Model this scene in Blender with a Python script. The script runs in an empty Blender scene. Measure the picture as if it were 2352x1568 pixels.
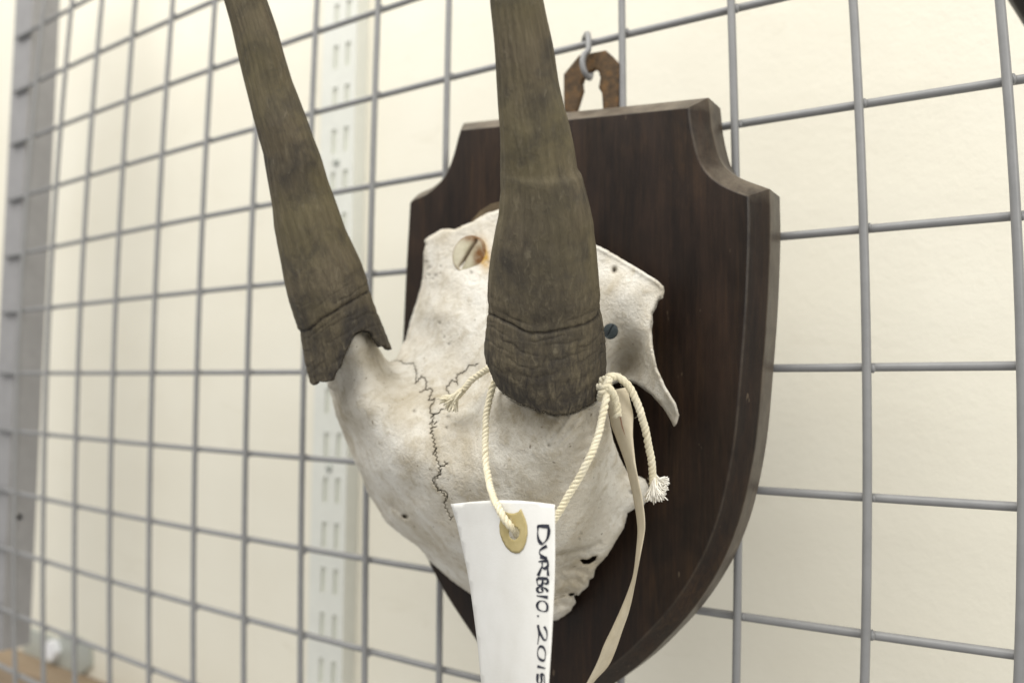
import bpy, bmesh, math, random
import numpy as np
from mathutils import Vector, Matrix
from mathutils.geometry import delaunay_2d_cdt

random.seed(4)
rng = np.random.default_rng(7)
S = 0.05                     # one grid cell = 50 mm
H0 = 1.5                     # height of the origin crossing above the floor

# ------------------------------------------------------------------ camera
RC = np.array([[0.83484206, 0.00968553, -0.55040432],
               [0.02654906, 0.99797334, 0.05783052],
               [0.54984896, -0.06289206, 0.83289298]])
CC = np.array([1.11127167, -0.23689997, 6.44747032])   # camera seat in cells (x right, y up, z off the grid)
FPX = 1825.0256


def W(c):
    """cells -> world metres (x right, -y towards the viewer, z up)"""
    return Vector((c[0] * S, -c[2] * S, c[1] * S + H0))


def wv(v):
    return Vector((v[0], -v[2], v[1]))


def ray(px, py):
    return RC.T @ np.array([(px - 1176) / FPX, -(py - 784) / FPX, -1.0])


def cell(px, py, z):
    d = ray(px, py)
    return CC + d * ((z - CC[2]) / d[2])


def depth(c):
    return float(-(RC[2] @ (np.asarray(c) - CC)))


def P(px, py, z):
    return W(cell(px, py, z))


scene = bpy.context.scene
cam_d = bpy.data.cameras.new('camera')
cam = bpy.data.objects.new('camera', cam_d)
scene.collection.objects.link(cam)
m = Matrix.Identity(4)
for i in range(3):
    v = wv(RC[i])
    for k in range(3):
        m[k][i] = v[k]
cpos = W(CC)
for k in range(3):
    m[k][3] = cpos[k]
cam.matrix_world = m
cam_d.sensor_fit = 'HORIZONTAL'
cam_d.sensor_width = 36.0
cam_d.lens = FPX / 2352 * 36
cam_d.clip_start = 0.01
cam_d.clip_end = 50
cam_d.dof.use_dof = True
cam_d.dof.focus_distance = 5.3 * S
cam_d.dof.aperture_fstop = 7.4
scene.camera = cam

# ------------------------------------------------------------------ light
world = bpy.data.worlds.new('World')
scene.world = world
world.use_nodes = True
bg = world.node_tree.nodes['Background']
bg.inputs['Color'].default_value = (1.0, 0.985, 0.95, 1)
bg.inputs['Strength'].default_value = 0.48


def area(name, loc, target, sx, sy, power, col=(1.0, 0.98, 0.925)):
    d = bpy.data.lights.new(name, 'AREA')
    d.shape = 'RECTANGLE'
    d.size, d.size_y = sx, sy
    d.energy = power
    d.color = col
    o = bpy.data.objects.new(name, d)
    scene.collection.objects.link(o)
    o.location = loc
    o.rotation_euler = (Vector(target) - Vector(loc)).to_track_quat('-Z', 'Y').to_euler()
    return o


area('ceiling_lamp', (-0.25, -0.75, H0 + 1.20), (-0.1, -0.1, H0), 1.9, 1.0, 29)
area('side_lamp', (1.15, -0.75, H0 + 0.50), (-0.1, 0, H0), 0.6, 0.6, 9)

scene.view_settings.view_transform = 'Standard'
scene.view_settings.look = 'None'
scene.view_settings.exposure = 0.12
scene.view_settings.gamma = 1.0
scene.cycles.max_bounces = 6
scene.cycles.use_denoising = True

# ------------------------------------------------------------------ helpers
ROOT = {}


def tag(o, label, cat, group=None):
    o['label'] = label
    o['category'] = cat
    if group:
        o['group'] = group
    return o


def thing(name, loc, label, cat, group=None):
    o = bpy.data.objects.new(name, None)
    o.empty_display_size = 0.01
    scene.collection.objects.link(o)
    o.location = loc
    ROOT[o] = Vector(loc)
    return tag(o, label, cat, group)


def mk(name, verts, faces, mat, parent=None, smooth=True, uv=None, attrs=None):
    off = ROOT.get(parent, Vector((0, 0, 0))) if parent else Vector((0, 0, 0))
    me = bpy.data.meshes.new(name)
    me.from_pydata([tuple(Vector(v) - off) for v in verts], [], [tuple(f) for f in faces])
    me.update()
    if smooth:
        me.polygons.foreach_set('use_smooth', [True] * len(me.polygons))
    if uv is not None:
        layer = me.uv_layers.new(name='UVMap')
        for poly in me.polygons:
            for li in poly.loop_indices:
                layer.data[li].uv = uv[me.loops[li].vertex_index]
    if attrs:
        for k, vals in attrs.items():
            a = me.attributes.new(k, 'FLOAT', 'POINT')
            a.data.foreach_set('value', np.asarray(vals, dtype=np.float32))
    o = bpy.data.objects.new(name, me)
    scene.collection.objects.link(o)
    if mat:
        me.materials.append(mat)
    if parent:
        o.parent = parent
        ROOT[o] = off
    return o


class Mesh:
    """collects pieces of one part"""
    def __init__(self):
        self.v, self.f = [], []

    def add(self, vs, fs):
        n = len(self.v)
        self.v += [Vector(v) for v in vs]
        self.f += [tuple(i + n for i in f) for f in fs]

    def box(self, a, b):
        """axis-aligned box between two cell-space corners"""
        (x0, y0, z0), (x1, y1, z1) = a, b
        vs = [W((x, y, z)) for x in (x0, x1) for y in (y0, y1) for z in (z0, z1)]
        self.add(vs, [(0, 1, 3, 2), (4, 6, 7, 5), (0, 4, 5, 1), (2, 3, 7, 6), (0, 2, 6, 4), (1, 5, 7, 3)])

    def tube(self, pts, rad, seg=10, cap=True):
        pts = [Vector(p) for p in pts]
        n = len(pts)
        rads = rad if hasattr(rad, '__len__') else [rad] * n
        T = []
        for i in range(n):
            t = pts[min(i + 1, n - 1)] - pts[max(i - 1, 0)]
            T.append(t.normalized())
        a = T[0].orthogonal().normalized()
        vs, fs = [], []
        for i in range(n):
            a = (a - T[i] * a.dot(T[i])).normalized()
            b = T[i].cross(a)
            for k in range(seg):
                th = 2 * math.pi * k / seg
                vs.append(pts[i] + (a * math.cos(th) + b * math.sin(th)) * rads[i])
        for i in range(n - 1):
            for k in range(seg):
                k2 = (k + 1) % seg
                fs.append((i * seg + k, i * seg + k2, (i + 1) * seg + k2, (i + 1) * seg + k))
        if cap:
            fs.append(tuple(range(seg - 1, -1, -1)))
            fs.append(tuple((n - 1) * seg + k for k in range(seg)))
        self.add(vs, fs)

    def prism(self, poly, back):
        """closed outline extruded by a vector"""
        n = len(poly)
        vs = [Vector(p) for p in poly] + [Vector(p) + back for p in poly]
        fs = [tuple(range(n)), tuple(range(2 * n - 1, n - 1, -1))]
        fs += [(i, i + n, (i + 1) % n + n, (i + 1) % n) for i in range(n)]
        self.add(vs, fs)

    def obj(self, name, mat, parent=None, smooth=True, **k):
        return mk(name, self.v, self.f, mat, parent, smooth, **k)


def spline(pts, step=6):
    """Catmull-Rom through vectors / tuples, resampled"""
    p = [np.array(q, float) for q in pts]
    p = [2 * p[0] - p[1]] + p + [2 * p[-1] - p[-2]]
    out = []
    for i in range(1, len(p) - 2):
        for k in range(step):
            t = k / step
            a, b, c, d = p[i - 1], p[i], p[i + 1], p[i + 2]
            out.append(0.5 * (2 * b + (c - a) * t + (2 * a - 5 * b + 4 * c - d) * t * t + (3 * b - a - 3 * c + d) * t ** 3))
    out.append(p[-2])
    return out


def auto_smooth(o, deg=35):
    bm = bmesh.new()
    bm.from_mesh(o.data)
    for e in bm.edges:
        if len(e.link_faces) == 2 and e.calc_face_angle(0) > math.radians(deg):
            e.smooth = False
    bm.to_mesh(o.data)
    bm.free()
    return o


def fix_normals(o):
    bm = bmesh.new()
    bm.from_mesh(o.data)
    bmesh.ops.recalc_face_normals(bm, faces=bm.faces)
    bm.to_mesh(o.data)
    bm.free()
    return o


# ------------------------------------------------------------------ materials
class NT:
    def __init__(self, name):
        self.m = bpy.data.materials.new(name)
        self.m.use_nodes = True
        self.t = self.m.node_tree
        self.b = self.t.nodes['Principled BSDF']
        self.link = self.t.links.new

    def n(self, kind, **k):
        nd = self.t.nodes.new(kind)
        for a, v in k.items():
            if a in nd.inputs.keys():
                nd.inputs[a].default_value = v
            else:
                setattr(nd, a, v)
        return nd

    def coord(self, scale=(1, 1, 1), kind='Object'):
        c = self.n('ShaderNodeTexCoord')
        mp = self.n('ShaderNodeMapping')
        mp.inputs['Scale'].default_value = scale
        self.link(c.outputs[kind], mp.inputs['Vector'])
        return mp.outputs[0]

    def noise(self, vec, scale, detail=4, rough=0.6, dist=0.0):
        nd = self.n('ShaderNodeTexNoise', Scale=scale, Detail=detail, Roughness=rough, Distortion=dist)
        self.link(vec, nd.inputs['Vector'])
        return nd.outputs['Fac']

    def ramp(self, fac, stops):
        nd = self.n('ShaderNodeValToRGB')
        cr = nd.color_ramp
        while len(cr.elements) < len(stops):
            cr.elements.new(0.5)
        for e, (p, c) in zip(cr.elements, stops):
            e.position = p
            e.color = (*c, 1) if hasattr(c, '__len__') else (c, c, c, 1)
        self.link(fac, nd.inputs[0])
        return nd.outputs[0]

    def mix(self, fac, a, b, mode='MIX'):
        nd = self.n('ShaderNodeMix', data_type='RGBA', blend_type=mode)
        for s, v in ((nd.inputs[0], fac), (nd.inputs[6], a), (nd.inputs[7], b)):
            if hasattr(v, 'is_output'):
                self.link(v, s)
            else:
                s.default_value = (*v, 1) if hasattr(v, '__len__') else v
        return nd.outputs[2]

    def math(self, op, a, b=0.5):
        nd = self.n('ShaderNodeMath', operation=op)
        for s, v in ((nd.inputs[0], a), (nd.inputs[1], b)):
            if hasattr(v, 'is_output'):
                self.link(v, s)
            else:
                s.default_value = v
        return nd.outputs[0]

    def attr(self, name):
        return self.n('ShaderNodeAttribute', attribute_name=name).outputs['Fac']

    def bump(self, h, dist, strength=1.0, prev=None):
        nd = self.n('ShaderNodeBump', Strength=strength, Distance=dist)
        self.link(h, nd.inputs['Height'])
        if prev:
            self.link(prev, nd.inputs['Normal'])
        return nd.outputs[0]

    def done(self, col, rough=0.5, nrm=None, spec=0.5, metal=0.0):
        for v, s in ((col, 'Base Color'), (rough, 'Roughness'), (spec, 'Specular IOR Level'), (metal, 'Metallic')):
            s = self.b.inputs[s]
            if hasattr(v, 'is_output'):
                self.link(v, s)
            else:
                s.default_value = (*v, 1) if hasattr(v, '__len__') else v
        if nrm:
            self.link(nrm, self.b.inputs['Normal'])
        return self.m


def m_wall():
    t = NT('cream_wall_paint')
    v = t.coord()
    blot = t.ramp(t.noise(v, 9, 3), [(0.3, (0.775, 0.738, 0.63)), (0.7, (0.81, 0.778, 0.675))])
    sc = t.ramp(t.noise(t.coord((18, 18, 60)), 1.0, 5, 0.7, 1.2), [(0.60, 0.0), (0.74, 0.5)])
    blot = t.mix(sc, blot, (0.70, 0.66, 0.545))
    n1 = t.noise(v, 160, 3, 0.55)
    n2 = t.noise(v, 900, 2, 0.5)
    return t.done(blot, 0.55, t.bump(n2, 0.0002, 0.5, t.bump(n1, 0.0006, 0.5)), 0.3)


def m_paint(name, col, rough=0.4, var=0.06, bs=600):
    t = NT(name)
    v = t.coord()
    c2 = tuple(x * (1 - var * 2) for x in col)
    n = t.noise(v, 120, 4)
    return t.done(t.ramp(n, [(0.35, c2), (0.65, col)]), rough, t.bump(t.noise(v, bs, 2), 0.0001, 0.6), 0.5)


def m_wood():
    t = NT('dark_stained_wood')
    v = t.coord((140, 140, 7))
    g1 = t.noise(v, 5.0, 5, 0.65, 0.6)
    v2 = t.coord((60, 60, 14))
    g2 = t.noise(v2, 2.0, 4, 0.6)
    fine = t.noise(t.coord((900, 900, 60)), 1.0, 3, 0.7)
    col = t.ramp(g1, [(0.25, (0.007, 0.0045, 0.0038)), (0.5, (0.0115, 0.0070, 0.0052)), (0.70, (0.020, 0.0115, 0.007)), (0.85, (0.042, 0.024, 0.012))])
    red = t.ramp(g2, [(0.4, (0.0, 0.0, 0.0)), (0.75, (0.012, 0.005, 0.002))])
    col = t.mix(1.0, col, red, 'ADD')
    patch = t.ramp(t.noise(t.coord((22, 22, 9)), 1.0, 5, 0.65, 0.8), [(0.52, 0.0), (0.76, 0.45)])
    col = t.mix(t.math('MULTIPLY', patch, t.ramp(g1, [(0.4, 0.3), (0.6, 1.0)])), col, (0.085, 0.044, 0.018))
    worn_sheen = t.attr('wear_sheen')
    wn = t.math('MULTIPLY', worn_sheen, t.ramp(t.noise(t.coord(), 130, 5, 0.7), [(0.3, 0.25), (0.62, 1.0)]))
    col = t.mix(wn, col, (0.17, 0.14, 0.105))  # paler mix: rubbed edges plus painted sheen on rim and sides
    # small scratches and pale flecks
    fl = t.ramp(t.noise(t.coord((330, 330, 120)), 1.0, 2, 0.5), [(0.73, 0.0), (0.78, 1.0)])
    col = t.mix(t.math('MULTIPLY', fl, 0.35), col, (0.20, 0.15, 0.10))
    rough = t.ramp(g2, [(0.3, 0.34), (0.7, 0.48)])
    return t.done(col, rough, t.bump(fine, 0.00012, 0.7, t.bump(g1, 0.00015, 0.5)), 0.26)


def m_bone():
    t = NT('old_bone')
    v = t.coord()
    big = t.noise(v, 45, 5, 0.62, 0.4)
    mid = t.noise(v, 190, 5, 0.65, 0.3)
    fine = t.noise(v, 900, 4, 0.65)
    streak = t.noise(t.coord((500, 500, 150)), 1.0, 4, 0.6, 0.4)
    base = t.ramp(big, [(0.28, (0.46, 0.40, 0.295)), (0.44, (0.595, 0.552, 0.47)), (0.64, (0.725, 0.70, 0.64))])
    base = t.mix(t.ramp(mid, [(0.50, 0.0), (0.72, 0.60)]), base, (0.40, 0.34, 0.235))
    base = t.mix(t.ramp(fine, [(0.58, 0.0), (0.74, 0.42)]), base, (0.30, 0.255, 0.185))
    pits = t.ramp(t.noise(v, 420, 1, 0.4), [(0.74, 0.0), (0.79, 0.75)])
    base = t.mix(pits, base, (0.16, 0.13, 0.09))
    dn = t.ramp(mid, [(0.25, 0.35), (0.6, 1.0)])
    base = t.mix(t.math('MULTIPLY', t.attr('dirt_shade'), dn), base, (0.21, 0.17, 0.10))
    rn = t.ramp(t.noise(v, 260, 4, 0.6), [(0.3, 0.55), (0.5, 1.0)])
    base = t.mix(t.math('MULTIPLY', t.attr('rust'), rn), base, (0.45, 0.26, 0.045))
    ck = t.math('MULTIPLY', t.attr('crack'), t.ramp(t.noise(v, 520, 3, 0.7), [(0.34, 0.15), (0.52, 1.0)]))
    base = t.mix(ck, base, (0.06, 0.048, 0.034))
    n = t.bump(streak, 0.0005, 0.6, t.bump(mid, 0.0015, 0.7))
    n = t.bump(fine, 0.0004, 0.8, n)
    return t.done(base, 0.62, n, 0.35)


def m_horn():
    t = NT('weathered_horn')
    # uv: u round the horn, v along it (metres)
    v = t.coord((34, 75, 1), 'UV')
    st = t.noise(v, 1.0, 6, 0.68, 0.5)
    st2 = t.noise(t.coord((560, 560, 190)), 1.0, 5, 0.68, 0.8)
    blot = t.noise(t.coord(), 75, 5, 0.62, 0.5)
    rings = t.noise(t.coord((7, 330, 1), 'UV'), 1.0, 5, 0.65, 1.4)
    col = t.ramp(st, [(0.25, (0.066, 0.057, 0.042)), (0.5, (0.100, 0.088, 0.063)), (0.75, (0.148, 0.131, 0.094))])
    pale = t.ramp(t.noise(t.coord(), 36, 3, 0.5), [(0.42, 0.0), (0.66, 0.42)])
    up_ = t.math('SUBTRACT', 1.0, t.attr('base'))
    col = t.mix(t.math('MULTIPLY', pale, up_), col, (0.130, 0.121, 0.066))
    col = t.mix(1.0, col, (1.06, 0.985, 0.89), 'MULTIPLY')
    dk = t.ramp(blot, [(0.30, 0.85), (0.54, 0.0)])
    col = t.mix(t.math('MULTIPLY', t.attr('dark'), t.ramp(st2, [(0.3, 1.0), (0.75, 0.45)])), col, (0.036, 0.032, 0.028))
    col = t.mix(t.math('MULTIPLY', dk, 0.9), col, (0.034, 0.030, 0.026))
    base = t.attr('base')
    col = t.mix(t.math('MULTIPLY', base, t.ramp(st2, [(0.34, 1.0), (0.58, 0.1)])), col, (0.028, 0.024, 0.021))
    col = t.mix(t.math('MULTIPLY', t.ramp(st2, [(0.57, 0.0), (0.74, 0.5)]), 0.9), col, (0.215, 0.188, 0.135))
    hk_ = t.ramp(t.noise(t.coord(), 420, 4, 0.7), [(0.32, 0.25), (0.55, 1.0)])
    col = t.mix(t.math('MULTIPLY', t.attr('crack'), hk_), col, (0.014, 0.011, 0.009))
    h = t.bump(st2, 0.0006, 0.8, t.bump(st, 0.0010, 0.8))
    rb = t.n('ShaderNodeBump', Distance=0.0006)
    t.link(rings, rb.inputs['Height'])
    t.link(t.math('MULTIPLY', base, 0.55), rb.inputs['Strength'])
    t.link(h, rb.inputs['Normal'])
    return t.done(col, t.ramp(blot, [(0.3, 0.6), (0.7, 0.75)]), rb.outputs[0], 0.22)


def m_cotton():
    t = NT('cream_cotton')
    v = t.coord()
    n = t.noise(t.coord((1, 1, 1)), 900, 4, 0.7)
    col = t.ramp(t.noise(v, 140, 3), [(0.3, (0.68, 0.61, 0.43)), (0.7, (0.79, 0.735, 0.58))])
    t.b.inputs['Sheen Weight'].default_value = 0.3
    return t.done(col, 0.9, t.bump(n, 0.0004, 0.9), 0.1)


def m_card(name, a, b, scale=120):
    t = NT(name)
    v = t.coord()
    col = t.ramp(t.noise(v, scale, 4, 0.6), [(0.3, a), (0.7, b)])
    return t.done(col, 0.75, t.bump(t.noise(v, 1500, 2), 0.00006, 0.7), 0.2)


def m_rust():
    t = NT('rusty_steel')
    v = t.coord()
    col = t.ramp(t.noise(v, 300, 5, 0.7), [(0.25, (0.032, 0.022, 0.014)), (0.5, (0.085, 0.053, 0.027)), (0.68, (0.155, 0.085, 0.033)), (0.82, (0.25, 0.12, 0.035))])
    return t.done(col, 0.72, t.bump(t.noise(v, 900, 4), 0.0003, 0.9), 0.35, 0.25)


def m_screw_cream():
    t = NT('corroded_screw_head')
    v = t.coord()
    n = t.noise(v, 520, 4, 0.65)
    col = t.ramp(t.noise(v, 160, 4), [(0.35, (0.43, 0.40, 0.28)), (0.65, (0.56, 0.52, 0.40))])
    r = t.math('MULTIPLY', t.attr('rust'), t.ramp(n, [(0.28, 0.6), (0.5, 1.0)]))
    col = t.mix(r, col, (0.15, 0.062, 0.012))
    col = t.mix(t.attr('dirt_shade'), col, (0.095, 0.062, 0.03))
    return t.done(col, 0.6, t.bump(n, 0.0002, 0.7), 0.4)


def m_ply():
    t = NT('pale_timber')
    g = t.noise(t.coord((4, 60, 60)), 3.0, 4, 0.6, 0.4)
    return t.done(t.ramp(g, [(0.3, (0.25, 0.185, 0.125)), (0.7, (0.34, 0.26, 0.175))]), 0.6, None, 0.3)


M_WALL = m_wall()
M_WIRE = m_paint('grey_powder_coat', (0.235, 0.236, 0.240), 0.42, 0.05)
M_POST = m_paint('grey_post_paint', (0.29, 0.285, 0.29), 0.5, 0.05)
M_WHITE = m_paint('white_powder_coat', (0.71, 0.717, 0.665), 0.5, 0.02)
M_SLOT_SHADE = m_paint('slot_shade_paint', (0.66, 0.67, 0.59), 0.6, 0.04)  # shade inside the slots, put into the colour
M_WOOD = m_wood()
M_BONE = m_bone()
M_HORN = m_horn()
M_COTTON = m_cotton()
M_FRAY = m_card('bleached_cotton', (0.80, 0.77, 0.70), (0.88, 0.86, 0.81))
M_CARD = m_card('white_card', (0.70, 0.69, 0.655), (0.785, 0.78, 0.76), 45)
M_MANILA = m_card('manila_paper', (0.40, 0.325, 0.15), (0.47, 0.39, 0.20), 260)
M_BEIGE = m_card('beige_card', (0.56, 0.49, 0.36), (0.63, 0.56, 0.43), 200)
M_INK = m_card('dark_ink', (0.012, 0.013, 0.022), (0.05, 0.052, 0.07), 700)
M_REDINK = m_card('faded_red_ink', (0.36, 0.20, 0.14), (0.42, 0.25, 0.17), 300)
M_RUST = m_rust()
M_SCREW = m_screw_cream()
M_STEEL = m_paint('blued_steel', (0.055, 0.068, 0.073), 0.45, 0.2)
M_STEEL.node_tree.nodes['Principled BSDF'].inputs['Metallic'].default_value = 0.6
M_ZINC = m_paint('zinc_plate', (0.46, 0.48, 0.44), 0.35, 0.05)
M_BOLT = m_paint('bright_bolt', (0.86, 0.87, 0.9), 0.3, 0.02)
M_ZINC.node_tree.nodes['Principled BSDF'].inputs['Metallic'].default_value = 0.1
M_TIMBER = m_ply()
M_BLOCK = m_card('brown_block_wood', (0.075, 0.055, 0.035), (0.14, 0.105, 0.062), 160)
M_DARK = m_paint('black_horn', (0.010, 0.009, 0.008), 0.35, 0.2)

# ------------------------------------------------------------------ wall
wm = Mesh()
wm.box((-44, -28, -2.6), (30, 30, -2.0))
w = wm.obj('wall', M_WALL, None, False)
w['kind'] = 'structure'

# ------------------------------------------------------------------ wire grid panel
HW = [(-0.00295, -0.03189, 5.9168), (-0.00265, -0.02881, 4.9426), (-0.00242, -0.02758, 3.9900), (-0.00234, -0.02878, 2.9879),
      (-0.00161, -0.01994, 1.9975), (-0.00070, -0.00890, 1.0251), (0.00025, 0.00184, -0.0283), (0.00114, 0.01187, -0.9998),
      (0.00216, 0.02382, -2.0057), (0.00231, 0.02265, -2.9826), (0.00241, 0.01933, -4.0131), (0.00264, 0.01884, -4.9559)]
HW = [(-0.00310, -0.0335, 6.9)] + HW + [(0.00275, 0.0186, -5.93)]
VW = [(0.01184, -0.02431, -12.8153), (0.01095, -0.02114, -11.8983), (0.01003, -0.01815, -10.9729), (0.00905, -0.01528, -10.0199),
      (0.00801, -0.01258, -9.0530), (0.00687, -0.00995, -8.0593), (0.00567, -0.00759, -7.0463), (0.00439, -0.00546, -6.0332),
      (0.00300, -0.00351, -5.0124), (0.00144, -0.00174, -3.9765), (-0.00033, -0.00013, -2.9399), (-0.00231, 0.00132, -1.9371),
      (-0.00476, 0.00279, -0.9134), (-0.00775, 0.00435, 0.0543), (-0.01213, 0.00672, 1.0288)]
VW = VW + [(-0.0150, 0.0080, 2.03), (-0.0170, 0.009, 3.03)]
RW = 0.0335
grid = thing('grid_panel', W((-6, -6.4, 0)), 'grey welded wire grid panel standing in front of the cream wall behind the shield', 'grid panel')
for a, b, c in HW:
    t = Mesh()
    xs = np.linspace(-13.55, 3.4, 36)
    t.tube([W((x, a * x * x + b * x + c, -RW)) for x in xs], RW * S, 12)
    t.obj('wire', M_WIRE, grid)
for a, b, c in VW:
    t = Mesh()
    ys = np.linspace(-6.2, 7.2, 30)
    t.tube([W((a * y * y + b * y + c, y, RW)) for y in ys], RW * S, 12)
    t.obj('wire', M_WIRE, grid)
# weld fillets at the crossings
wl = Mesh()
for (a, b, c) in HW:
    for (d, e, g) in VW:
        y = c
        for _ in range(6):
            x = d * y * y + e * y + g
            y = a * x * x + b * x + c
        r = random.uniform(0.022, 0.032)
        cx, cy = x + 0.036, y + random.uniform(-0.02, 0.012)
        vs, fs = [], []
        for i in range(4):
            for k in range(6):
                th, ph = 2 * math.pi * k / 6, math.pi * (i + 0.5) / 4
                vs.append(W((cx + r * 0.8 * math.sin(ph) * math.cos(th), cy + r * 1.3 * math.cos(ph), 0.0 + r * math.sin(ph) * math.sin(th))))
        for i in range(3):
            for k in range(6):
                fs.append((i * 6 + k, i * 6 + (k + 1) % 6, (i + 1) * 6 + (k + 1) % 6, (i + 1) * 6 + k))
        fs += [tuple(range(6)), tuple(range(18, 24))]
        wl.add(vs, fs)
wo = wl.obj('weld_beads', M_WIRE, grid)
wo['kind'] = 'stuff'
# square tube post the wires are welded to, with a bolt hole
x0, x1, zf, zb = -13.78, -13.17, -0.076, -0.53
yb = cell(50, 1492, -0.3)[1]
pm = Mesh()
t_ = 0.06
for (a, b) in (((x0, yb, zf - t_), (x1, 8.2, zf)), ((x0, yb, zb), (x1, 8.2, zb + t_)), ((x0, yb, zb + t_), (x0 + t_, 8.2, zf - t_))):
    pm.box(a, b)
# right-hand side with a round hole (ring of quads)
hy = cell(44, 1190, -0.2)[1]
hz = -0.27
hr = 0.055
ys = [yb, hy - 0.12, hy + 0.12, 8.2]
zs = [zb + t_, hz - 0.12, hz + 0.12, zf - t_]
for i in range(3):
    for j in range(3):
        if i == 1 and j == 1:
            continue
        pm.box((x1 - t_, ys[i], zs[j]), (x1, ys[i + 1], zs[j + 1]))
N = 16
for xx, flip in ((x1, False), (x1 - t_, True)):
    sq, ci = [], []
    for k in range(N):
        th = 2 * math.pi * k / N
        c, s = math.cos(th), math.sin(th)
        q = 0.12 / max(abs(c), abs(s))
        sq.append(W((xx, hy + q * s, hz + q * c)))
        ci.append(W((xx, hy + hr * s, hz + hr * c)))
    fs = [(k, (k + 1) % N, N + (k + 1) % N, N + k) for k in range(N)]
    pm.add(sq + ci, [f[::-1] for f in fs] if flip else fs)
pm.obj('frame_post', M_POST, grid, False)

# ------------------------------------------------------------------ slotted shelving upright on the wall
up = thing('shelf_upright', W((-7.43, -6, -2.0)), 'white slotted shelving upright screwed to the wall behind the grid', 'shelf upright')
um = Mesh()
ux0, ux1, uf, ub = -7.80, -7.10, -1.76, -1.999
th = 0.03
um.box((ux0, -9, ub), (ux0 + th, 9, uf - th))
um.box((ux1 - th, -9, ub), (ux1, 9, uf - th))
cols = [(-7.565, -7.465), (-7.315, -7.215)]
pitch, sl = 0.64, 0.36
y0 = cell(770, 133, -1.76)[1]
xs = [ux0, cols[0][0], cols[0][1], cols[1][0], cols[1][1], ux1]
for i in (0, 2, 4):
    um.box((xs[i], -9, uf - th), (xs[i + 1], 9, uf))
ks = range(-22, 8)
for (a, b) in cols:
    prev = -9
    for k in ks:
        yc = y0 + k * pitch
        if yc - sl / 2 < -9:
            continue
        um.box((a, prev, uf - th), (b, yc - sl / 2, uf))
        prev = yc + sl / 2
    um.box((a, prev, uf - th), (b, 9, uf))
um.obj('channel', M_WHITE, up, False)
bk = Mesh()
bk.box((ux0 + th, -9, uf - th - 0.012), (ux1 - th, 9, uf - th - 0.002))  # almost flush strip added so its tone stands for the slot shade
bk.obj('slot_shade_strip', M_SLOT_SHADE, up, False)
for k in (0, -7, -14):
    sm = Mesh()
    c0 = cell(773, 372, uf)
    c0[1] += k * pitch
    prof = [(0.0, 0.05), (0.035, 0.042), (0.06, 0.02), (0.066, 0.0)]
    vs, fs = [W((c0[0], c0[1], uf + 0.05))], []
    for (r, z) in prof[1:]:
        for j in range(14):
            vs.append(W((c0[0] + r * math.cos(j * math.pi / 7), c0[1] + r * math.sin(j * math.pi / 7), uf + z)))
    fs += [(0, 1 + j, 1 + (j + 1) % 14) for j in range(14)]
    for i in range(2):
        fs += [(1 + i * 14 + j, 1 + (i + 1) * 14 + j, 1 + (i + 1) * 14 + (j + 1) % 14, 1 + i * 14 + (j + 1) % 14) for j in range(14)]
    sm.add(vs, fs)
    sm.obj('screw', M_ZINC, up)

# ------------------------------------------------------------------ timber ledge and zinc bracket, lower left
lm = Mesh()
YL = -5.64
lm.box((-34, YL - 0.9, -1.999), (4, YL, -1.40))
ledge = thing('timber_ledge', W((-15, YL, -1.7)), 'tan timber ledge running along the wall at the lower left', 'ledge')
lo = lm.obj('board', M_TIMBER, ledge, False)
bv = lo.modifiers.new('bevel', 'BEVEL')
bv.width = 0.002
bv.segments = 2
br = thing('wall_bracket', W((-14.9, YL, -1.9)), 'zinc plated bracket with a shiny bolt standing on the timber ledge', 'bracket')
bm_ = Mesh()
outl = [(-16.3, YL + 0.004), (-14.1, YL + 0.004), (-13.8, -5.42), (-13.85, -5.05), (-14.7, -4.95), (-15.0, -5.15), (-16.2, -5.12), (-16.4, -5.3)]
bm_.prism([W((x, y, -1.93)) for x, y in outl], W((0, 0, -1.995)) - W((0, 0, -1.93)))
bm_.obj('plate', M_ZINC, br, False)
bb = Mesh()
bc = cell(120, 1492, -1.86)
ring = [W((bc[0] + 0.20 * math.cos(k * math.pi / 3), bc[1] + 0.20 * math.sin(k * math.pi / 3), -1.80)) for k in range(6)]
bb.prism(ring, W((0, 0, -1.93)) - W((0, 0, -1.80)))
bb.obj('bolt', M_BOLT, br, False)

# ------------------------------------------------------------------ dark horn of a neighbour, top right corner
dh = Mesh()
pts = [P(x, y, 1.5) for x, y in spline([(2180, -560), (2262, -300), (2330, -115), (2394, -14), (2480, 90), (2620, 190)], 5)]
dh.tube(pts, [0.135 * S * (0.75 + 0.5 * i / len(pts)) for i in range(len(pts))], 18)
tag(dh.obj('dark_horn', M_DARK), 'blackish curved horn just poking into the top right corner', 'horn')

# ------------------------------------------------------------------ wooden shield
ZF, ZC, ZB = 0.55, 0.39, 0.085
OFF = 0.115
rows = [(1582, 246), (1586, 284), (1594, 325), (1604, 362), (1621, 393), (1647, 417), (1678, 434), (1719, 449.5), (1720, 535), (1714, 690), (1703, 840),
        (1687, 1010), (1660, 1150), (1628, 1246), (1592, 1318), (1545, 1388), (1490, 1450), (1430, 1508), (1350, 1568), (1290, 1605), (1225, 1635),
        (1175, 1595), (1140, 1543), (1095, 1473), (1047, 1401), (1013, 1346), (982.5, 1285), (955, 1200), (938, 1090), (927, 960), (922, 830),
        (925, 773), (932, 620), (938, 517), (941, 466), (948, 459), (980, 444), (1010, 418), (1028, 391), (1042, 352), (1051, 318), (1057, 297.5)]

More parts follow.
